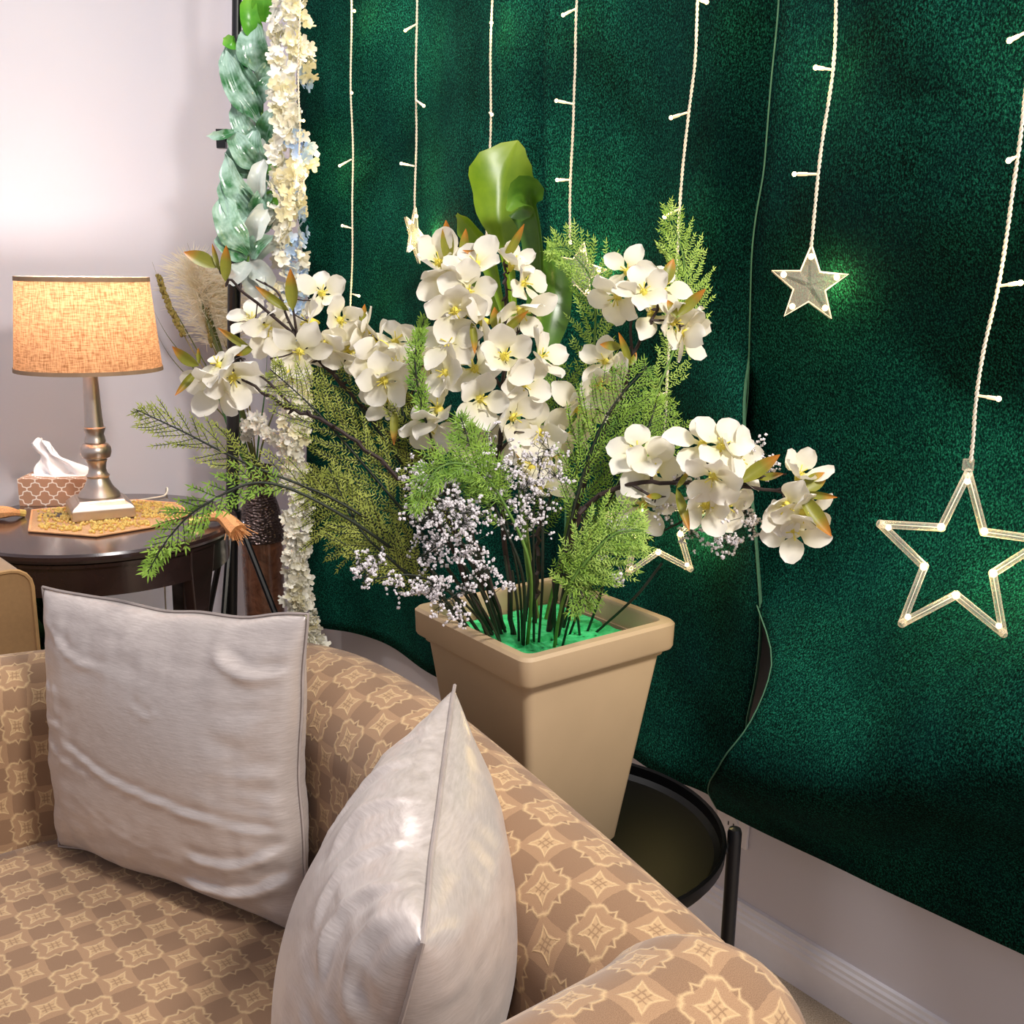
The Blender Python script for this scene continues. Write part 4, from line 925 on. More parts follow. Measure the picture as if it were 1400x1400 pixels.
frond('broad lime fern plume rising at right behind blossoms', fb(765, 860), [(820, 720, D0+.05), (880, 580, D0+.08), (930, 450, D0+.10), (935, 360, D0+.12), (912, 280, D0+.13)], fl_, .085, 7, 1.15, .45, stemmat='stem_green', open_=1.1)
frond('lime fern plume with curled tip beside the broad leaves', fb(740, 860), [(775, 720, D0+.02), (795, 600, D0+.03), (812, 480, D0+.03), (810, 390, D0+.02), (780, 345, D0+.01), (752, 340, D0)], fl_, .07, 8, 1.05, .4, stemmat='stem_green')
frond('mid-green fern spray filling the middle right of the bouquet', fb(750, 875), [(770, 760, D0-.05), (800, 640, D0-.07), (835, 560, D0-.08), (885, 500, D0-.08)], fm_, .085, 9, 1.0, .35)
frond('fresh green fern spray curling over baby breath in the centre', fb(720, 890), [(725, 780, D0-.13), (690, 690, D0-.16), (650, 640, D0-.18), (600, 640, D0-.2), (565, 700, D0-.2)], fm_, .05, 10, .95, .4, stemmat='stem_green', needle=.008)
frond('fresh green fern spray standing in front of the central blossoms', fb(715, 890), [(715, 790, D0-.13), (680, 700, D0-.15), (650, 630, D0-.16), (630, 570, D0-.16)], fm_, .05, 11, .9, .45, needle=.008)
frond('pale lime fern spray low at right above the planter rim', fb(755, 895), [(770, 820, D0-.12), (800, 770, D0-.15), (840, 730, D0-.16), (880, 725, D0-.16)], fl_, .075, 12, 1.15, .3, droop=1, stemmat='stem_green')
frond('dark green fern spray hanging into the planter at its right', fb(760, 890), [(760, 800, D0-.1), (785, 790, D0-.13), (800, 830, D0-.14)], fm_, .06, 13, .8, .4, droop=1.5)
frond('green fern spray leaning right beneath the long blossom branch', fb(765, 875), [(790, 780, D0-.02), (830, 690, D0-.04), (880, 600, D0-.04), (900, 540, D0-.03)], fm_, .075, 14, .95, .35)
frond('dark fern spray deep in the centre of the bouquet', fb(715, 870), [(730, 760, D0+.05), (760, 650, D0+.05), (770, 560, D0+.05), (760, 500, D0+.05)], fm_, .08, 15, .7, .3)
frond('small green fern sprig hanging beside the star light cord', fb(770, 865), [(820, 740, D0+.06), (880, 650, D0+.1), (910, 590, D0+.12), (905, 540, D0+.13)], fm_, .05, 16, .9, .55)
frond('dark fern spray crossing left of centre between blossoms and breath', fb(695, 885), [(650, 760, D0-.02), (600, 660, D0-.03), (560, 590, D0-.04), (545, 540, D0-.04)], fd, .075, 17, .7, .3)
frond('olive fern spray low left beside the silvery pillow', fb(675, 890), [(600, 820, D0-.1), (540, 770, D0-.12), (490, 720, D0-.12), (450, 640, D0-.1)], fd, .085, 18, .8, .3, open_=.9)

# ------------------------------------------------------------------ baby's breath
def florets(mb, p, rnd, r):
    for k in range(rnd.randint(3, 5)):
        c = p + V((rnd.gauss(0, 1), rnd.gauss(0, 1), rnd.gauss(0, 1)))*r*.9
        d = V((rnd.gauss(0, 1), rnd.gauss(0, 1), rnd.gauss(0, 1))).normalized(); u = d.orthogonal().normalized(); w_ = d.cross(u); rr = r*rnd.uniform(.7, 1.1)
        b = len(mb.v); mb.v += [c+u*rr, c+w_*rr, c-u*rr, c-w_*rr, c+d*rr*.8, c-d*rr*.8]
        for a, e, f in ((0, 1, 4), (1, 2, 4), (2, 3, 4), (3, 0, 4), (1, 0, 5), (2, 1, 5), (3, 2, 5), (0, 3, 5)): mb.face((b+a, b+e, b+f))
def breath(label, base, path, clusters, seed, spread=26, dense=16, r=.0027):
    rnd = random.Random(seed); pts3 = [base]+[PD(*q) for q in path]; cl = spline(pts3, 30)
    r_ = thing('babys_breath_spray', label, 'flower spray', base, 'white baby breath sprays in the planter')
    ms = MB(); ms.tube(cl, [lerp(.0019, .0009, k/29) for k in range(30)], 5); mf = MB()
    for x, y, d in clusters:
        c = PD(x, y, d); j = min(cl[8:], key=lambda q: (q-c).length); ms.tube(spline([j, j.lerp(c, .5)+V((0, 0, .006)), c], 6), .0007, 4)
        for k in range(dense):
            e = PD(x+rnd.gauss(0, spread*.55), y+rnd.gauss(0, spread*.55), d+rnd.gauss(0, .018)); m_ = c.lerp(e, .5)+V((rnd.gauss(0, .003), 0, rnd.gauss(0, .003)))
            ms.tube([c, m_, e], .00042, 3, cap=False); florets(mf, e, rnd, r*rnd.uniform(.7, 1.15))
    ms.build('stem', M['stem_dark'], r_, smooth=True); tag(mf.build('florets', M['breath'], r_, smooth=0), kind='stuff')
breath('baby breath spray massed over the left rim of the planter', fb(690, 895), [(670, 830, D0-.12), (620, 750, D0-.16), (590, 690, D0-.17)], [(595, 705, D0-.17), (630, 715, D0-.18), (600, 740, D0-.17), (640, 750, D0-.18), (580, 760, D0-.16), (620, 690, D0-.17), (575, 715, D0-.17), (650, 700, D0-.17), (605, 670, D0-.17)], 21, 26, 24)
breath('baby breath spray trailing out to the lower left', fb(685, 895), [(650, 840, D0-.13), (580, 790, D0-.16), (520, 790, D0-.17), (495, 800, D0-.17)], [(498, 790, D0-.17), (545, 800, D0-.17), (515, 760, D0-.16), (570, 810, D0-.17), (600, 800, D0-.17), (490, 770, D0-.17)], 22, 18, 13)
breath('baby breath spray drooping over the front left rim', fb(695, 897), [(670, 850, D0-.14), (640, 810, D0-.18), (610, 820, D0-.19)], [(605, 825, D0-.19), (635, 800, D0-.19), (660, 780, D0-.19), (590, 800, D0-.18), (625, 840, D0-.19)], 23, 20, 14)
breath('baby breath spray upright below the central blossoms', fb(715, 890), [(710, 800, D0-.10), (690, 700, D0-.13), (680, 640, D0-.14)], [(670, 610, D0-.14), (700, 640, D0-.15), (680, 650, D0-.15), (715, 670, D0-.15), (660, 640, D0-.14), (690, 680, D0-.15)], 24, 22, 17)
breath('baby breath spray centre right beside the dark stems', fb(730, 888), [(730, 800, D0-.08), (730, 700, D0-.11), (740, 630, D0-.12)], [(735, 630, D0-.12), (760, 650, D0-.12), (720, 660, D0-.13), (740, 680, D0-.12), (705, 720, D0-.14), (730, 710, D0-.13), (750, 615, D0-.12)], 25, 22, 16)
breath('baby breath spray at right tangled in the blossom branch', fb(770, 880), [(815, 790, D0-.05), (900, 730, D0-.08), (980, 690, D0-.10), (1030, 650, D0-.11)], [(1020, 640, D0-.12), (1040, 625, D0-.12), (1010, 615, D0-.11), (1020, 700, D0-.11), (990, 725, D0-.10), (1030, 720, D0-.11), (945, 730, D0-.09), (900, 700, D0-.09), (920, 690, D0-.09), (930, 655, D0-.1), (1050, 640, D0-.12), (1000, 740, D0-.1)], 26, 17, 15, .0028)
breath('baby breath wisps low at right over the planter', fb(765, 890), [(790, 810, D0-.10), (830, 740, D0-.13), (845, 760, D0-.13)], [(840, 720, D0-.13), (850, 790, D0-.13), (830, 755, D0-.13), (855, 740, D0-.12)], 27, 14, 8)
breath('baby breath spray deep left among the olive ferns', fb(690, 885), [(640, 760, D0-.10), (590, 660, D0-.13), (570, 635, D0-.13)], [(570, 640, D0-.13), (585, 650, D0-.13), (560, 660, D0-.12), (640, 760, D0-.16), (690, 800, D0-.17)], 28, 17, 12)
# bare stems stuck in foam
for k, (a, b, c_, d_) in enumerate(((795, 880, 770, 740), (820, 868, 905, 770), (812, 872, 830, 730), (660, 868, 640, 800), (700, 880, 690, 760), (735, 895, 742, 700), (755, 880, 800, 700), (710, 890, 700, 780))):
    base = fb(a, b); r_ = thing('wire_stem', 'thin dark bare flower stem stuck upright in the floral foam', 'stem', base, 'bare dark stems in the foam')
    mb = MB(); mb.tube(spline([base, PD((a+c_)/2+3, (b+d_)/2, D0-.05), PD(c_, d_, D0-.06)], 14), .0018, 6); mb.build('stem', M['stem_dark'], r_)

# ------------------------------------------------------------------ string lights
def star_pts(R, r, n=5, rot=0): return [((R if k % 2 == 0 else r)*sin(rot+pi*k/n), (R if k % 2 == 0 else r)*cos(rot+pi*k/n)) for k in range(2*n)]
def lightat(root, p, e):
    l = bpy.data.lights.new('led_glow', 'POINT'); l.energy = e; l.color = (1, .74, .26); l.shadow_soft_size = .012
    o = bpy.data.objects.new('led_glow', l); COL.objects.link(o); o.parent = root; o.location = p-WL[root]
LEDM = None
def string(label, wire, wd, bulbs, star=None, glow=.10):
    pts = [PW(x, y, wd) for x, y in wire]
    top = pts[0] + (pts[0]-pts[1]).normalized()*0; p1 = pts[0].copy(); d = (pts[0]-pts[1]).normalized()
    if pts[0].z < 2.2: pts = [pts[0] + d*((2.3-pts[0].z)/max(.3, d.z))] + pts
    root = thing('string_light', label, 'string light', pts[-1], 'warm curtain light strings before the carpet')
    m0 = int((pts[0]-pts[1]).length/.10)
    if m0 > 1: pts = [pts[0].lerp(pts[1], k/m0) for k in range(m0)] + pts[1:]
    raw = spline(pts, 400); acc = [0]
    for a, b in zip(raw, raw[1:]): acc.append(acc[-1]+(b-a).length)
    L = acc[-1]; n = max(12, int(L/.0022)); cl = []; j = 0
    for k in range(n):
        x_ = L*k/(n-1)
        while j < 398 and acc[j+1] < x_: j += 1
        cl.append(raw[j].lerp(raw[j+1], (x_-acc[j])/max(1e-9, acc[j+1]-acc[j])))
    mb = MB()
    for ph in (0, pi):
        h = []
        for k in range(n):
            tg = (cl[min(k+1, n-1)]-cl[max(k-1, 0)]).normalized(); a = tg.orthogonal().normalized(); b = tg.cross(a); th = k*.0022/.014*2*pi+ph
            wob = V((sin(k*.021), 0, 0))*.0022 + V((sin(k*.053+1), 0, 0))*.0012
            h.append(cl[k] + wob*sm(0, 30, n-k) + (a*cos(th)+b*sin(th))*.0013)
        mb.tube(h, .00135, 4)
    mb.build('cord', M['wire'], root, smooth=True)
    for i, (x, y, dx, dy) in enumerate(bulbs):
        tip = PW(x, y, wd+.006); bs = PW(x+dx, y+dy, wd)
        if (tip-bs).length < .004: bs = tip + WN*-.012
        if (tip-bs).length < .02: tip = bs + (tip-bs).normalized()*.02
        ax = (tip-bs); Lb = ax.length; mb = MB(); mb.lathe([(.0016, 0), (.0017, Lb*.35), (.0024, Lb*.40), (.0026, Lb*.72), (.0018, Lb*.76), (0, Lb*.77)], bs, 8, ax=ax); h = mb.build('bulb_holder', M['holder'], root)
        mb = MB(); mb.sphere(bs+ax*.86, .0034, 8, 6); mb.build('led', M['led'], h)
        if i % 2 == 0: lightat(root, bs+ax*1.1 + WN*.004, glow)
    if star:
        cx_, cy_, R, rr, rot, yaw, hollow = star; c = PW(cx_, cy_, wd); ex = CM @ V((1, 0, 0)); ey = CM @ V((0, 1, 0)); ez = VIEW
        if yaw: q = Matrix.Rotation(yaw, 3, ey); ex = q @ ex; ez = q @ ez
        P = [c + ex*x + ey*y for x, y in star_pts(R, rr, rot=rot)]
        if hollow:
            mb = MB()
            for k in range(10):
                a, b = P[k], P[(k+1) % 10]; mb.tube([a, b], .0052, 8)
            for p in P: mb.sphere(p, .0056, 8, 6)
            so = mb.build('star', M['acrylic'], root, smooth=True)
            mb = MB(); mb.tube(P+[P[0]], .0009, 4); mb.build('inner_wire', M['wire'], so)
            for k in range(10): mb = MB(); mb.sphere(P[k].lerp(c, .10 if k % 2 == 0 else -.02), .0046 if k % 2 else .0038, 8, 6); mb.build('led', M['led'], so)
            topp = P[0]; mb = MB(); mb.box(topp+ey*.010, (.012, .006, .014)); mb.build('star_cap', M['acrylic'], so, smooth=0)
        else:
            mb = MB(); b = len(mb.v); th = .004
            mb.v += [p+ez*.003 for p in P] + [p-ez*.003 for p in P] + [c+ez*.010, c-ez*.010]
            for k in range(10):
                k2 = (k+1) % 10; mb.face((b+k2, b+k, b+20)); mb.face((b+10+k, b+10+k2, b+21)); mb.face((b+k, b+k2, b+10+k2, b+10+k))
            so = mb.build('star', M['acrylic'], root, smooth=0)
            mb = MB(); mb.tube([p+ez*.003 for p in P]+[P[0]+ez*.003], .0012, 4); mb.build('star_edge', M['holder'], so)
            for k in range(0, 10, 2): mb = MB(); mb.sphere(P[k].lerp(c, .30)+ez*.004, .0042, 8, 6); mb.build('led', M['led'], so)
        lightat(root, c - WN*.045, glow*1.3)
        if hollow:
            lightat(root, P[3]-WN*.03, glow*.6); lightat(root, P[7]-WN*.03, glow*.6)
    return root
string('light string hanging in front of the white flower garland, ending in small star', [(411, 0), (408, 120), (409, 212)], .27, [(414, 10, -3, -6), (419, 83, -9, -2), (416, 165, -7, 0)], (409, 240, .045, .02, 0, radians(78), False), .03)
string('light string nearest the corner, running down behind left blossoms', [(482, -10), (480, 120), (481, 230), (482, 330), (480, 450), (478, 520)], .11, [(485, 15, -4, 0), (481, 127, 0, 0), (462, 228, 18, -10), (466, 308, 15, 4), (492, 405, -10, -3)], None, .22)
string('light string ending in small star turned edge-on beside white blossoms', [(571, -10), (570, 60), (568, 140), (567, 220), (567, 292)], .12, [(552, 43, 17, -10), (581, 146, -12, -9), (546, 223, 20, 4)], (566, 322, .062, .027, .1, radians(76), False), .22)
string('light string descending behind the broad green leaves', [(674, -10), (671, 80), (668, 200), (665, 345), (663, 420)], .11, [(672, 30, 0, -2), (673, 157, -4, -3)], None, .22)
string('light string ending in small star behind the curled lime fern', [(790, -10), (786, 80), (782, 140), (780, 240), (779, 325)], .13, [(767, 22, 22, -11), (757, 137, 26, 5), (759, 246, 21, 0), (780, 330, 0, -2)], (790, 372, .055, .024, .2, .2, False), .22)
string('light string passing the lime fern plume and ending in big star outline behind blossoms', [(955, -10), (948, 80), (939, 155), (930, 280), (922, 420), (910, 560), (906, 632)], .17, [(968, 3, -14, -3), (914, 162, 25, -8), (906, 298, 22, -12), (899, 541, 12, -4)], (898, 722, .088, .040, -.06, 0, True), .22)
string('light string ending in small clear star left of the big star', [(1142, -10), (1136, 90), (1124, 190), (1116, 270), (1109, 338)], .20, [(1112, 92, 24, 3), (1081, 238, 37, 0)], (1106, 390, .054, .0225, .05, .0, False), .22)
string('light string ending in big clear star outline at its lower end', [(1404, 60), (1396, 180), (1384, 270), (1366, 390), (1350, 470), (1338, 545), (1327, 632)], .21, [(1385, 53, 18, -9), (1386, 216, 4, -2), (1400, 386, -34, 5), (1370, 546, -32, -5)], (1312, 764, .106, .0445, .10, .0, True), .25)

# ------------------------------------------------------------------ backdrop stand
SP = V((ray(322, 500).x/ray(322, 500).y*2.78, 2.78, 0)); bot = SP + V((-.05, 0, 0))
pt_, pb_ = PD(326, 0, 2.62), PD(319, 690, 2.80)
def polept(z):
    a = PZ(319, 760, .5); a = V((a.x*2.75/a.y, 2.75, 0)); u_ = ray(325, 60); x1 = u_.x/u_.y*2.75; x0 = ray(320, 800).x/ray(320, 800).y*2.75
    return V((lerp(x0, x1, (z-.5)/1.3), 2.75, z))
r_ = thing('backdrop_stand', 'tall black metal backdrop stand with folding tripod legs in the corner', 'stand', polept(0))
mb = MB(); mb.tube([polept(.06), polept(1.25)], .0165, 14); mb.build('lower_tube', M['blackmetal'], r_)
mb = MB(); mb.tube([polept(1.2), polept(2.4)], .0115, 14); mb.build('upper_tube', M['blackmetal'], r_)
mb = MB(); mb.tube([polept(1.20), polept(1.27)], .022, 14); mb.build('collar', M['blackmetal'], r_)
mb = MB(); cp = PD(303, 190, (polept(1.55)-CAM).dot(CM @ V((0, 0, -1)))); q = polept(cp.z)
mb.tube([q+(cp-q).normalized()*.008, cp], .006, 8); mb.box(cp, (.022, .02, .045)); ko = mb.build('clamp_knob', M['blackmetal'], r_, smooth=30)
tp_ = polept(.54); mb = MB(); mb.tube([polept(.50), polept(.58)], .024, 14); mb.build('tripod_collar', M['blackmetal'], r_)
for k, (dx, dy) in enumerate(((.22, -.10), (.03, -.24), (-.12, .14))):
    mb = MB(); d = V((dx, dy, 0)); st = tp_ + d.normalized()*.03; ft = V((polept(0).x, polept(0).y, .012)) + d*1.25
    mb.tube([st, ft], .0085, 8); lo_ = mb.build('tripod_leg', M['blackmetal'], r_)
    mb = MB(); mb.box(st, (.026, .022, .03)); mb.build('hinge', M['chrome'], lo_, smooth=0, bevel=.004)
    mb = MB(); mb.tube([polept(.22), st.lerp(ft, .62)], .005, 6); mb.build('brace', M['blackmetal'], lo_)
    mb = MB(); mb.sphere(ft, .012, 8, 6); mb.build('rubber_foot', M['blackmetal'], lo_)
mb = MB(); mb.tube([polept(2.39), WP(TC-.35, .20, 2.39)], .010, 10); mb.build('crossbar', M['blackmetal'], r_)

# ------------------------------------------------------------------ leaf garland on the stand
GD = (polept(1.5)-CAM).dot(CM @ V((0, 0, -1)))-.045
def G(x, y, dd=0): return PD(x, y, GD+dd)
root = thing('leaf_garland', 'hanging garland of long glossy silver-green leaves on the black stand', 'garland', G(338, 370))
mb = MB(); mb.tube(spline([G(352, -90), G(354, 0), G(358, 100), G(358, 170), G(352, 240), G(344, 320), G(336, 378)], 40), .0035, 6); mb.build('stem', M['stem_green'], root)
pg = lambda x: x/F*GD
GL = [((356, 100), (350, 28), 17, 'leaf_silver', 0), ((356, 140), (313, 58), 12, 'leaf_silver', .01), ((355, 168), (309, 66), 13, 'leaf_silver', -.01), ((357, 168), (330, 95), 13, 'leaf_silver', .02), ((358, 142), (377, 102), 10, 'leaf_silver', 0), ((362, 196), (384, 150), 12, 'leaf_silver', -.01),
      ((352, 232), (318, 176), 12, 'leaf_silver', -.02), ((355, 238), (350, 172), 13, 'leaf_silver', -.01), ((352, 205), (322, 130), 11, 'leaf_silver', 0), ((350, 290), (308, 208), 14, 'leaf_silver', -.01), ((346, 315), (306, 235), 13, 'leaf_silver', 0), ((341, 347), (303, 262), 15, 'leaf_silver', -.015), ((338, 352), (298, 318), 13, 'leaf_silver', 0),
      ((353, 276), (363, 215), 10, 'leaf_pale', -.02), ((350, 300), (370, 258), 10, 'leaf_silver', 0), ((346, 330), (366, 286), 11, 'leaf_pale', -.02), ((343, 352), (374, 322), 12, 'leaf_silver', 0), ((338, 358), (312, 388), 11, 'leaf_pale', -.01), ((340, 362), (352, 420), 13, 'leaf_pale', .01), ((341, 360), (372, 398), 11, 'leaf_pale', 0), ((356, 60), (340, -10), 10, 'leaf_bright', 0), ((360, 30), (372, -30), 11, 'leaf_bright', 0),
      ((365, 225), (388, 240), 12, 'leaf_bright', .01), ((355, 290), (385, 270), 11, 'leaf_bright', .015), ((330, 62), (305, 52), 7, 'leaf_bright', .0), ((325, 178), (282, 186), 5, 'leaf_silver', -.03), ((344, 345), (330, 290), 12, 'leaf_silver', .005)]
rj = random.Random(3)
for (a0, b0), (a1, b1), hw, mt, dd in GL[:17]:
    jx, jy = rj.uniform(-6, 6), rj.uniform(-22, 22)
    GL.append(((a0+jx*.5, b0+jy), (a1+jx+4, b1+jy), hw*rj.uniform(.8, 1.1), rj.choice(('leaf_silver', 'leaf_silver', 'leaf_pale')), dd+.02))
for (bx, by), (ex_, ey_), hw, mt, dd in GL:
    a, b = G(bx, by, dd-.005), G(ex_, ey_, dd-.02); m_ = G((bx+ex_)/2+(ey_-by)*.08, (by+ey_)/2-(ex_-bx)*.08, dd-.035)
    custom_leaf(root, M[mt], [a, m_, b], [(0, pg(hw*.35)), (.35, pg(hw*1.35)), (.7, pg(hw*1.15)), (1, pg(hw*.08))], [(0, random.uniform(-.4, .4)), (1, random.uniform(-.4, .7))], nseg=8, cup=.45)

# ------------------------------------------------------------------ white flower garland
def cluster_mesh(mat, seed):
    rnd = random.Random(seed); mb = MB()
    for k in range(15):
        q3 = Matrix.Rotation(rnd.uniform(-.7, .7), 3, 'X') @ Matrix.Rotation(rnd.uniform(-.7, .7), 3, 'Y') if k % 5 == 0 else q3
        ofs = V(((k//5-1)*.013, rnd.uniform(-.008, .008), rnd.uniform(-.004, .006))) if k % 5 == 0 else ofs
        a = 2*pi*k/5+rnd.uniform(-.2, .2); d = V((cos(a), sin(a), 0)); s_ = V((-sin(a), cos(a), 0)); L = .0125*rnd.uniform(.85, 1.2); h = rnd.uniform(.1, .9)
        b = len(mb.v)
        mb.v += [ofs + q3 @ p_ for p_ in [V((0, 0, 0)), d*L*.5+s_*L*.42+V((0, 0, L*h*.3)), d*L*1.0+s_*L*.30+V((0, 0, L*h*.7)), d*L*1.1+V((0, 0, L*h*.55)), d*L*1.0-s_*L*.30+V((0, 0, L*h*.8)), d*L*.5-s_*L*.42+V((0, 0, L*h*.3)), d*L*.6+V((0, 0, L*h*.1))]]
        for q in ((0, 1, 6), (1, 2, 6), (2, 3, 6), (3, 4, 6), (4, 5, 6), (5, 0, 6)): mb.face([b+i for i in q])
    me = mb.mesh('blossom', mat, smooth=False); me.shade_smooth(); return me
CW = [cluster_mesh(M['petal_cream'], k) for k in range(3)]; CY = [cluster_mesh(M['petal_warm'], k+5) for k in range(2)]; CB = [cluster_mesh(M['petal_blue_shade'], k+9) for k in range(2)]
GW = (PW(395, 300, .20)-CAM).dot(CM @ V((0, 0, -1)))
gpath = spline([PW(393, -60, .20), PW(397, 60, .20), PW(400, 180, .20), PW(396, 300, .20), PW(396, 420, .20), PW(402, 560, .20), PW(406, 700, .20), PW(407, 790, .20), PW(416, 850, .19), PW(432, 900, .17)], 120)
root = thing('flower_garland', 'long hanging garland of cream-white hydrangea petals in the room corner', 'garland', gpath[-1])
mb = MB(); mb.tube(gpath, .006, 8); mb.build('stem', M['petal_warm'], root)
rnd = random.Random(4)
for k in range(296):
    s = k/295; i = min(118, int(s*119)); p = gpath[i]; tg = (gpath[i+1]-gpath[max(0, i-1)]).normalized(); a = rnd.uniform(0, 2*pi)
    u = tg.orthogonal().normalized(); d = (u*cos(a)+tg.cross(u)*sin(a)); 
    if d.dot(VIEW) < -.35: d = -d
    rad = lerp(.040, .024, sm(.45, .65, s))*rnd.uniform(.55, 1.05); py = s
    yy = -60+960*s; right = d.dot(CM @ V((1, 0, 0))) > .15
    pool = CB if (right and 265 < yy < 420 and rnd.random() < .8) else CY if (rnd.random() < (.35 if yy < 260 else .12)) else CW  # right-hand clusters carry the painted bluish shade
    if right and 90 < yy < 265 and rnd.random() < .3: pool = CB
    inst('blossom', rnd.choice(pool), frame(p + d*rad + V((0, 0, rnd.gauss(0, .004))), d+V((rnd.gauss(0, .3), rnd.gauss(0, .3), rnd.gauss(0, .3))), (rnd.gauss(0, 1), rnd.gauss(0, 1), rnd.gauss(0, 1))) @ Matrix.Scale(rnd.uniform(1.0, 1.4), 4), root)
g2 = spline([PW(334, 592, .24), PW(345, 580, .24), PW(362, 582, .23), PW(380, 600, .22), PW(398, 625, .21)], 20)
root = thing('flower_garland', 'short cream-white petal garland end looping over beside the black stand', 'garland', g2[0])
mb = MB(); mb.tube(g2, .005, 6); mb.build('stem', M['petal_warm'], root)
for k in range(30):
    i = min(18, int(k/29*19)); d = (VIEW*.6+V((rnd.gauss(0, .6), rnd.gauss(0, .4), rnd.gauss(.2, .6)))).normalized()
    inst('blossom', rnd.choice(CW), frame(g2[i]+d*.016, d, (rnd.gauss(0, 1), 1, rnd.gauss(0, 1))) @ Matrix.Scale(rnd.uniform(.8, 1.1), 4), root)

# ------------------------------------------------------------------ floor vase and its grasses
vb = PZ(358, 738, .46); VX = vb.x; VY = vb.y
k_ = 2.90/VY; VX, VY = VX*k_, 2.90
zv = CH + ray(358, 738).z/ray(358, 738).y*VY
r_ = thing('floor_vase', 'tall brown floor vase with hammered pewter shoulder behind the stand', 'vase', (VX, VY, 0)); vr = .062
mb = MB(); mb.lathe([(vr*.72, 0), (vr*.75, .01), (vr*.9, zv*.5), (vr*.98, zv-.002), (vr*.99, zv+.001), (0, zv+.001)], (VX, VY, 0), 40); mb.build('lower_body', M['vase_low'], r_)
mb = MB(); mb.lathe([(vr*.97, zv), (vr*1.02, zv+.003), (vr*1.0, zv+.04), (vr*.86, zv+.09), (vr*.62, zv+.14), (vr*.5, zv+.17), (vr*.52, zv+.20), (vr*.60, zv+.215), (vr*.56, zv+.216), (vr*.44, zv+.19), (0, zv+.185)], (VX, VY, 0), 40); mb.build('shoulder', M['vase_top'], r_)
vtop = V((VX, VY, zv+.20)); VDp = (vtop-CAM).dot(CM @ V((0, 0, -1)))
LWN = -WT
def PV(x, y, d):                             # place near the vase, kept clear of the lamp wall
    r = ray(x, y); dm = (LWN.dot(CORNER) + .15 - LWN.dot(CAM))/LWN.dot(r); return CAM + r*min(VDp+d, dm-.01)
def vbase(k): a = k*2.4; return vtop + V((cos(a)*.016, sin(a)*.016, -.06))
def pampas(label, k, path, wid, seed):
    rnd = random.Random(seed); base = vbase(k); cl = spline([base]+[PV(x, y, d) for x, y, d in path], 50)
    clampw = lambda p: p + LWN*max(0, .012-LWN.dot(p-CORNER))
    r_ = thing('pampas_stem', label, 'dried grass', base, 'dried grasses in the floor vase'); mb = MB(); mb.tube(cl, [lerp(.0024, .0008, i/49) for i in range(50)], 5); mb.build('stem', M['wheat'], r_)
    mf = MB()
    for i in range(24, 49):
        v = (i-24)/24; tg = (cl[i+1]-cl[i-1]).normalized(); env = sin(pi*min(1, .12+.85*v))**.8
        for q in range(30):
            d = (tg*.9 + (V((rnd.gauss(0, 1), rnd.gauss(0, .5), rnd.gauss(0, .6)))*.75 + LWN*.25)).normalized(); L = wid*env*rnd.uniform(.5, 1.1); p = cl[i]; pp = [p]
            for s_ in range(3): p = p + d*L/3; d = (d+V((d.x*.25, 0, -.22))).normalized(); p = clampw(p); pp.append(p)
            for a_, b_ in zip(pp, pp[1:]): blade(mf, a_, (b_-a_).normalized(), (b_-a_).length*1.02, .0016, (b_-a_).cross(VIEW).normalized())
    tag(mf.build('plume', M['pampas'], r_, smooth=0), kind='stuff')
pampas('fluffy cream pampas plume, leftmost in the floor vase beside the lamp', 0, [(330, 560, -.02), (290, 470, -.03), (268, 400, -.03), (262, 352, -.04)], .125, 31)
pampas('fluffy cream pampas plume between the other two in the floor vase', 1, [(338, 560, -.01), (308, 470, 0), (290, 410, 0), (283, 365, 0)], .115, 32)
pampas('fluffy cream pampas plume closest to the black stand', 2, [(342, 560, .02), (322, 480, .02), (312, 420, .02), (308, 390, .02)], .10, 33)
def spike(label, k, path, seed):
    rnd = random.Random(seed); base = vbase(k); cl = spline([base]+[PV(x, y, d) for x, y, d in path], 60)
    r_ = thing('reed_spike', label, 'dried grass', base, 'dried reed spikes in the floor vase'); mb = MB(); mb.tube(cl, .0013, 5); mb.build('stem', M['wheat'], r_)
    mb = MB()
    for i in range(36, 59):
        for q in range(5):
            d = V((rnd.gauss(0, 1), rnd.gauss(0, 1), rnd.gauss(0, .5))).normalized(); mb.sphere(cl[i]+d*.006, .0055*(1-.4*(i-36)/23), 5, 4, (1, 1, 1.3))
    tag(mb.build('seed_head', M['wheat'], r_), kind='stuff')
spike('brown reed seed spike leaning left above the lamp shade edge', 3, [(330, 580, -.05), (270, 490, -.06), (232, 420, -.06), (216, 374, -.06)], 41)
spike('brown reed seed spike half buried among pampas plumes', 4, [(335, 580, -.04), (300, 500, -.05), (285, 440, -.05), (280, 390, -.05)], 42)
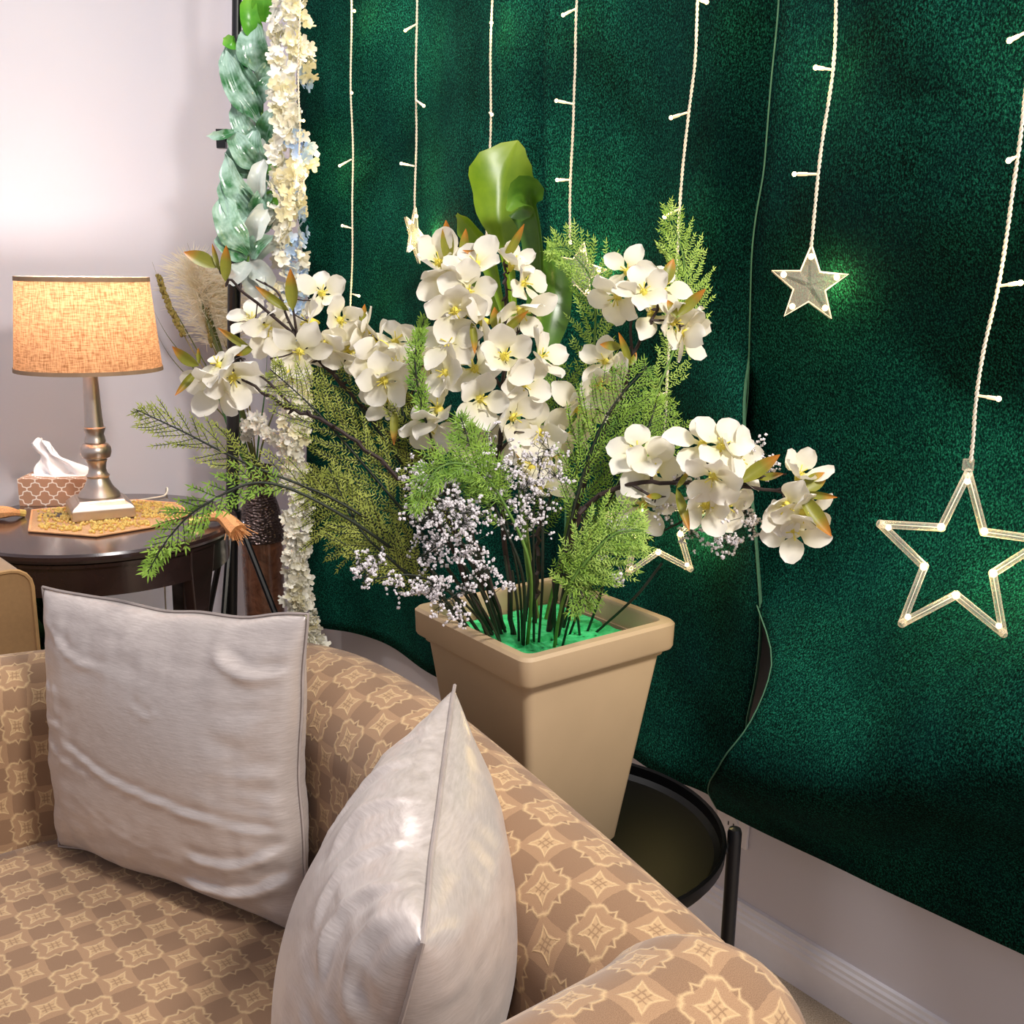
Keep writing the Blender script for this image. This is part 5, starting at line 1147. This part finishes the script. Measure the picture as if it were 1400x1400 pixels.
for k, (lab, path, mt, wd_) in enumerate((
    ('long upright grass blade standing above pampas plumes', [(335, 580, -.05), (295, 470, -.06), (268, 390, -.06), (248, 344, -.06)], 'grass', 5),
    ('long grass blade crossing the tallest pampas plume', [(338, 580, -.04), (300, 470, -.05), (272, 380, -.05), (256, 332, -.05)], 'grass', 5),
    ('thin dry grass blade beside the lamp shade', [(330, 590, -.02), (270, 510, -.04), (230, 460, -.04), (208, 420, -.04)], 'grass', 2),
    ('thin dry grass blade arching low towards the lamp', [(330, 600, -.02), (280, 540, -.04), (235, 490, -.04), (212, 452, -.04)], 'grass', 2),
    ('thin dry grass blade rising over the lamp shade corner', [(330, 590, 0), (265, 470, 0), (225, 400, 0), (208, 358, 0)], 'grass', 2),
    ('dark green grass blade against the black stand pole', [(332, 610, -.06), (318, 560, -.07), (306, 500, -.07)], 'grass_green', 7),
    ('broad green grass blade below the leftmost blossom', [(330, 620, -.06), (308, 570, -.07), (292, 520, -.07)], 'grass_green', 6),
    ('light green grass blade leaning to the stand', [(338, 620, -.05), (326, 560, -.06), (318, 480, -.06), (322, 400, -.06)], 'grass_green', 4),
    ('reddish-brown dry grass blade next to the stand pole', [(338, 600, -.03), (320, 520, -.04), (314, 440, -.04), (318, 395, -.04)], 'grass', 4),
    ('grass blade standing right of the stand pole', [(352, 620, -.02), (362, 540, -.02), (366, 470, -.02)], 'grass_green', 3),
    ('thin grass blade bowing right of the stand', [(356, 620, -.02), (376, 560, -.02), (392, 520, -.02)], 'grass', 3))):
    base = vbase(k+5); r_ = thing('grass_blade', lab, 'grass', base, 'grass blades in the floor vase')
    custom_leaf(r_, M[mt], [base]+[PV(x, y, d) for x, y, d in path], [(0, wd_*.4/F*VDp), (.5, wd_*.6/F*VDp), (1, .3/F*VDp)], [(0, .3), (1, .9)], name='blade', nseg=2)

# ------------------------------------------------------------------ dark plant under the round table
pp = PZ(57, 850, .36); pp = V((pp.x, pp.y, 0))
r_ = thing('potted_plant', 'small dark leafy potted plant on the floor beneath the round table', 'plant', (pp.x, pp.y, 0))
mb = MB(); mb.lathe([(.05, 0), (.068, .15), (.072, .155), (.072, .17), (.062, .17), (.06, .15), (0, .15)], pp, 24); mb.build('pot', M['soil'], r_)
LFD = leaf_mesh('leaf', .13, .045, M['leaf_dark'], .3, .5)
for k in range(34):
    a = k*2.4; e = random.uniform(.35, 1.4); p = pp + V((0, 0, random.uniform(.18, .38))); d = V((cos(a)*cos(e), sin(a)*cos(e), sin(e)))
    inst('leaf', LFD, leaf_frame(p, d, V((0, 0, 1))+V((.2, -.6, 0))), r_)
mb = MB(); mb.tube([pp+V((0, 0, .14)), pp+V((0, 0, .40))], .006, 6); mb.build('stem', M['stem_dark'], r_)
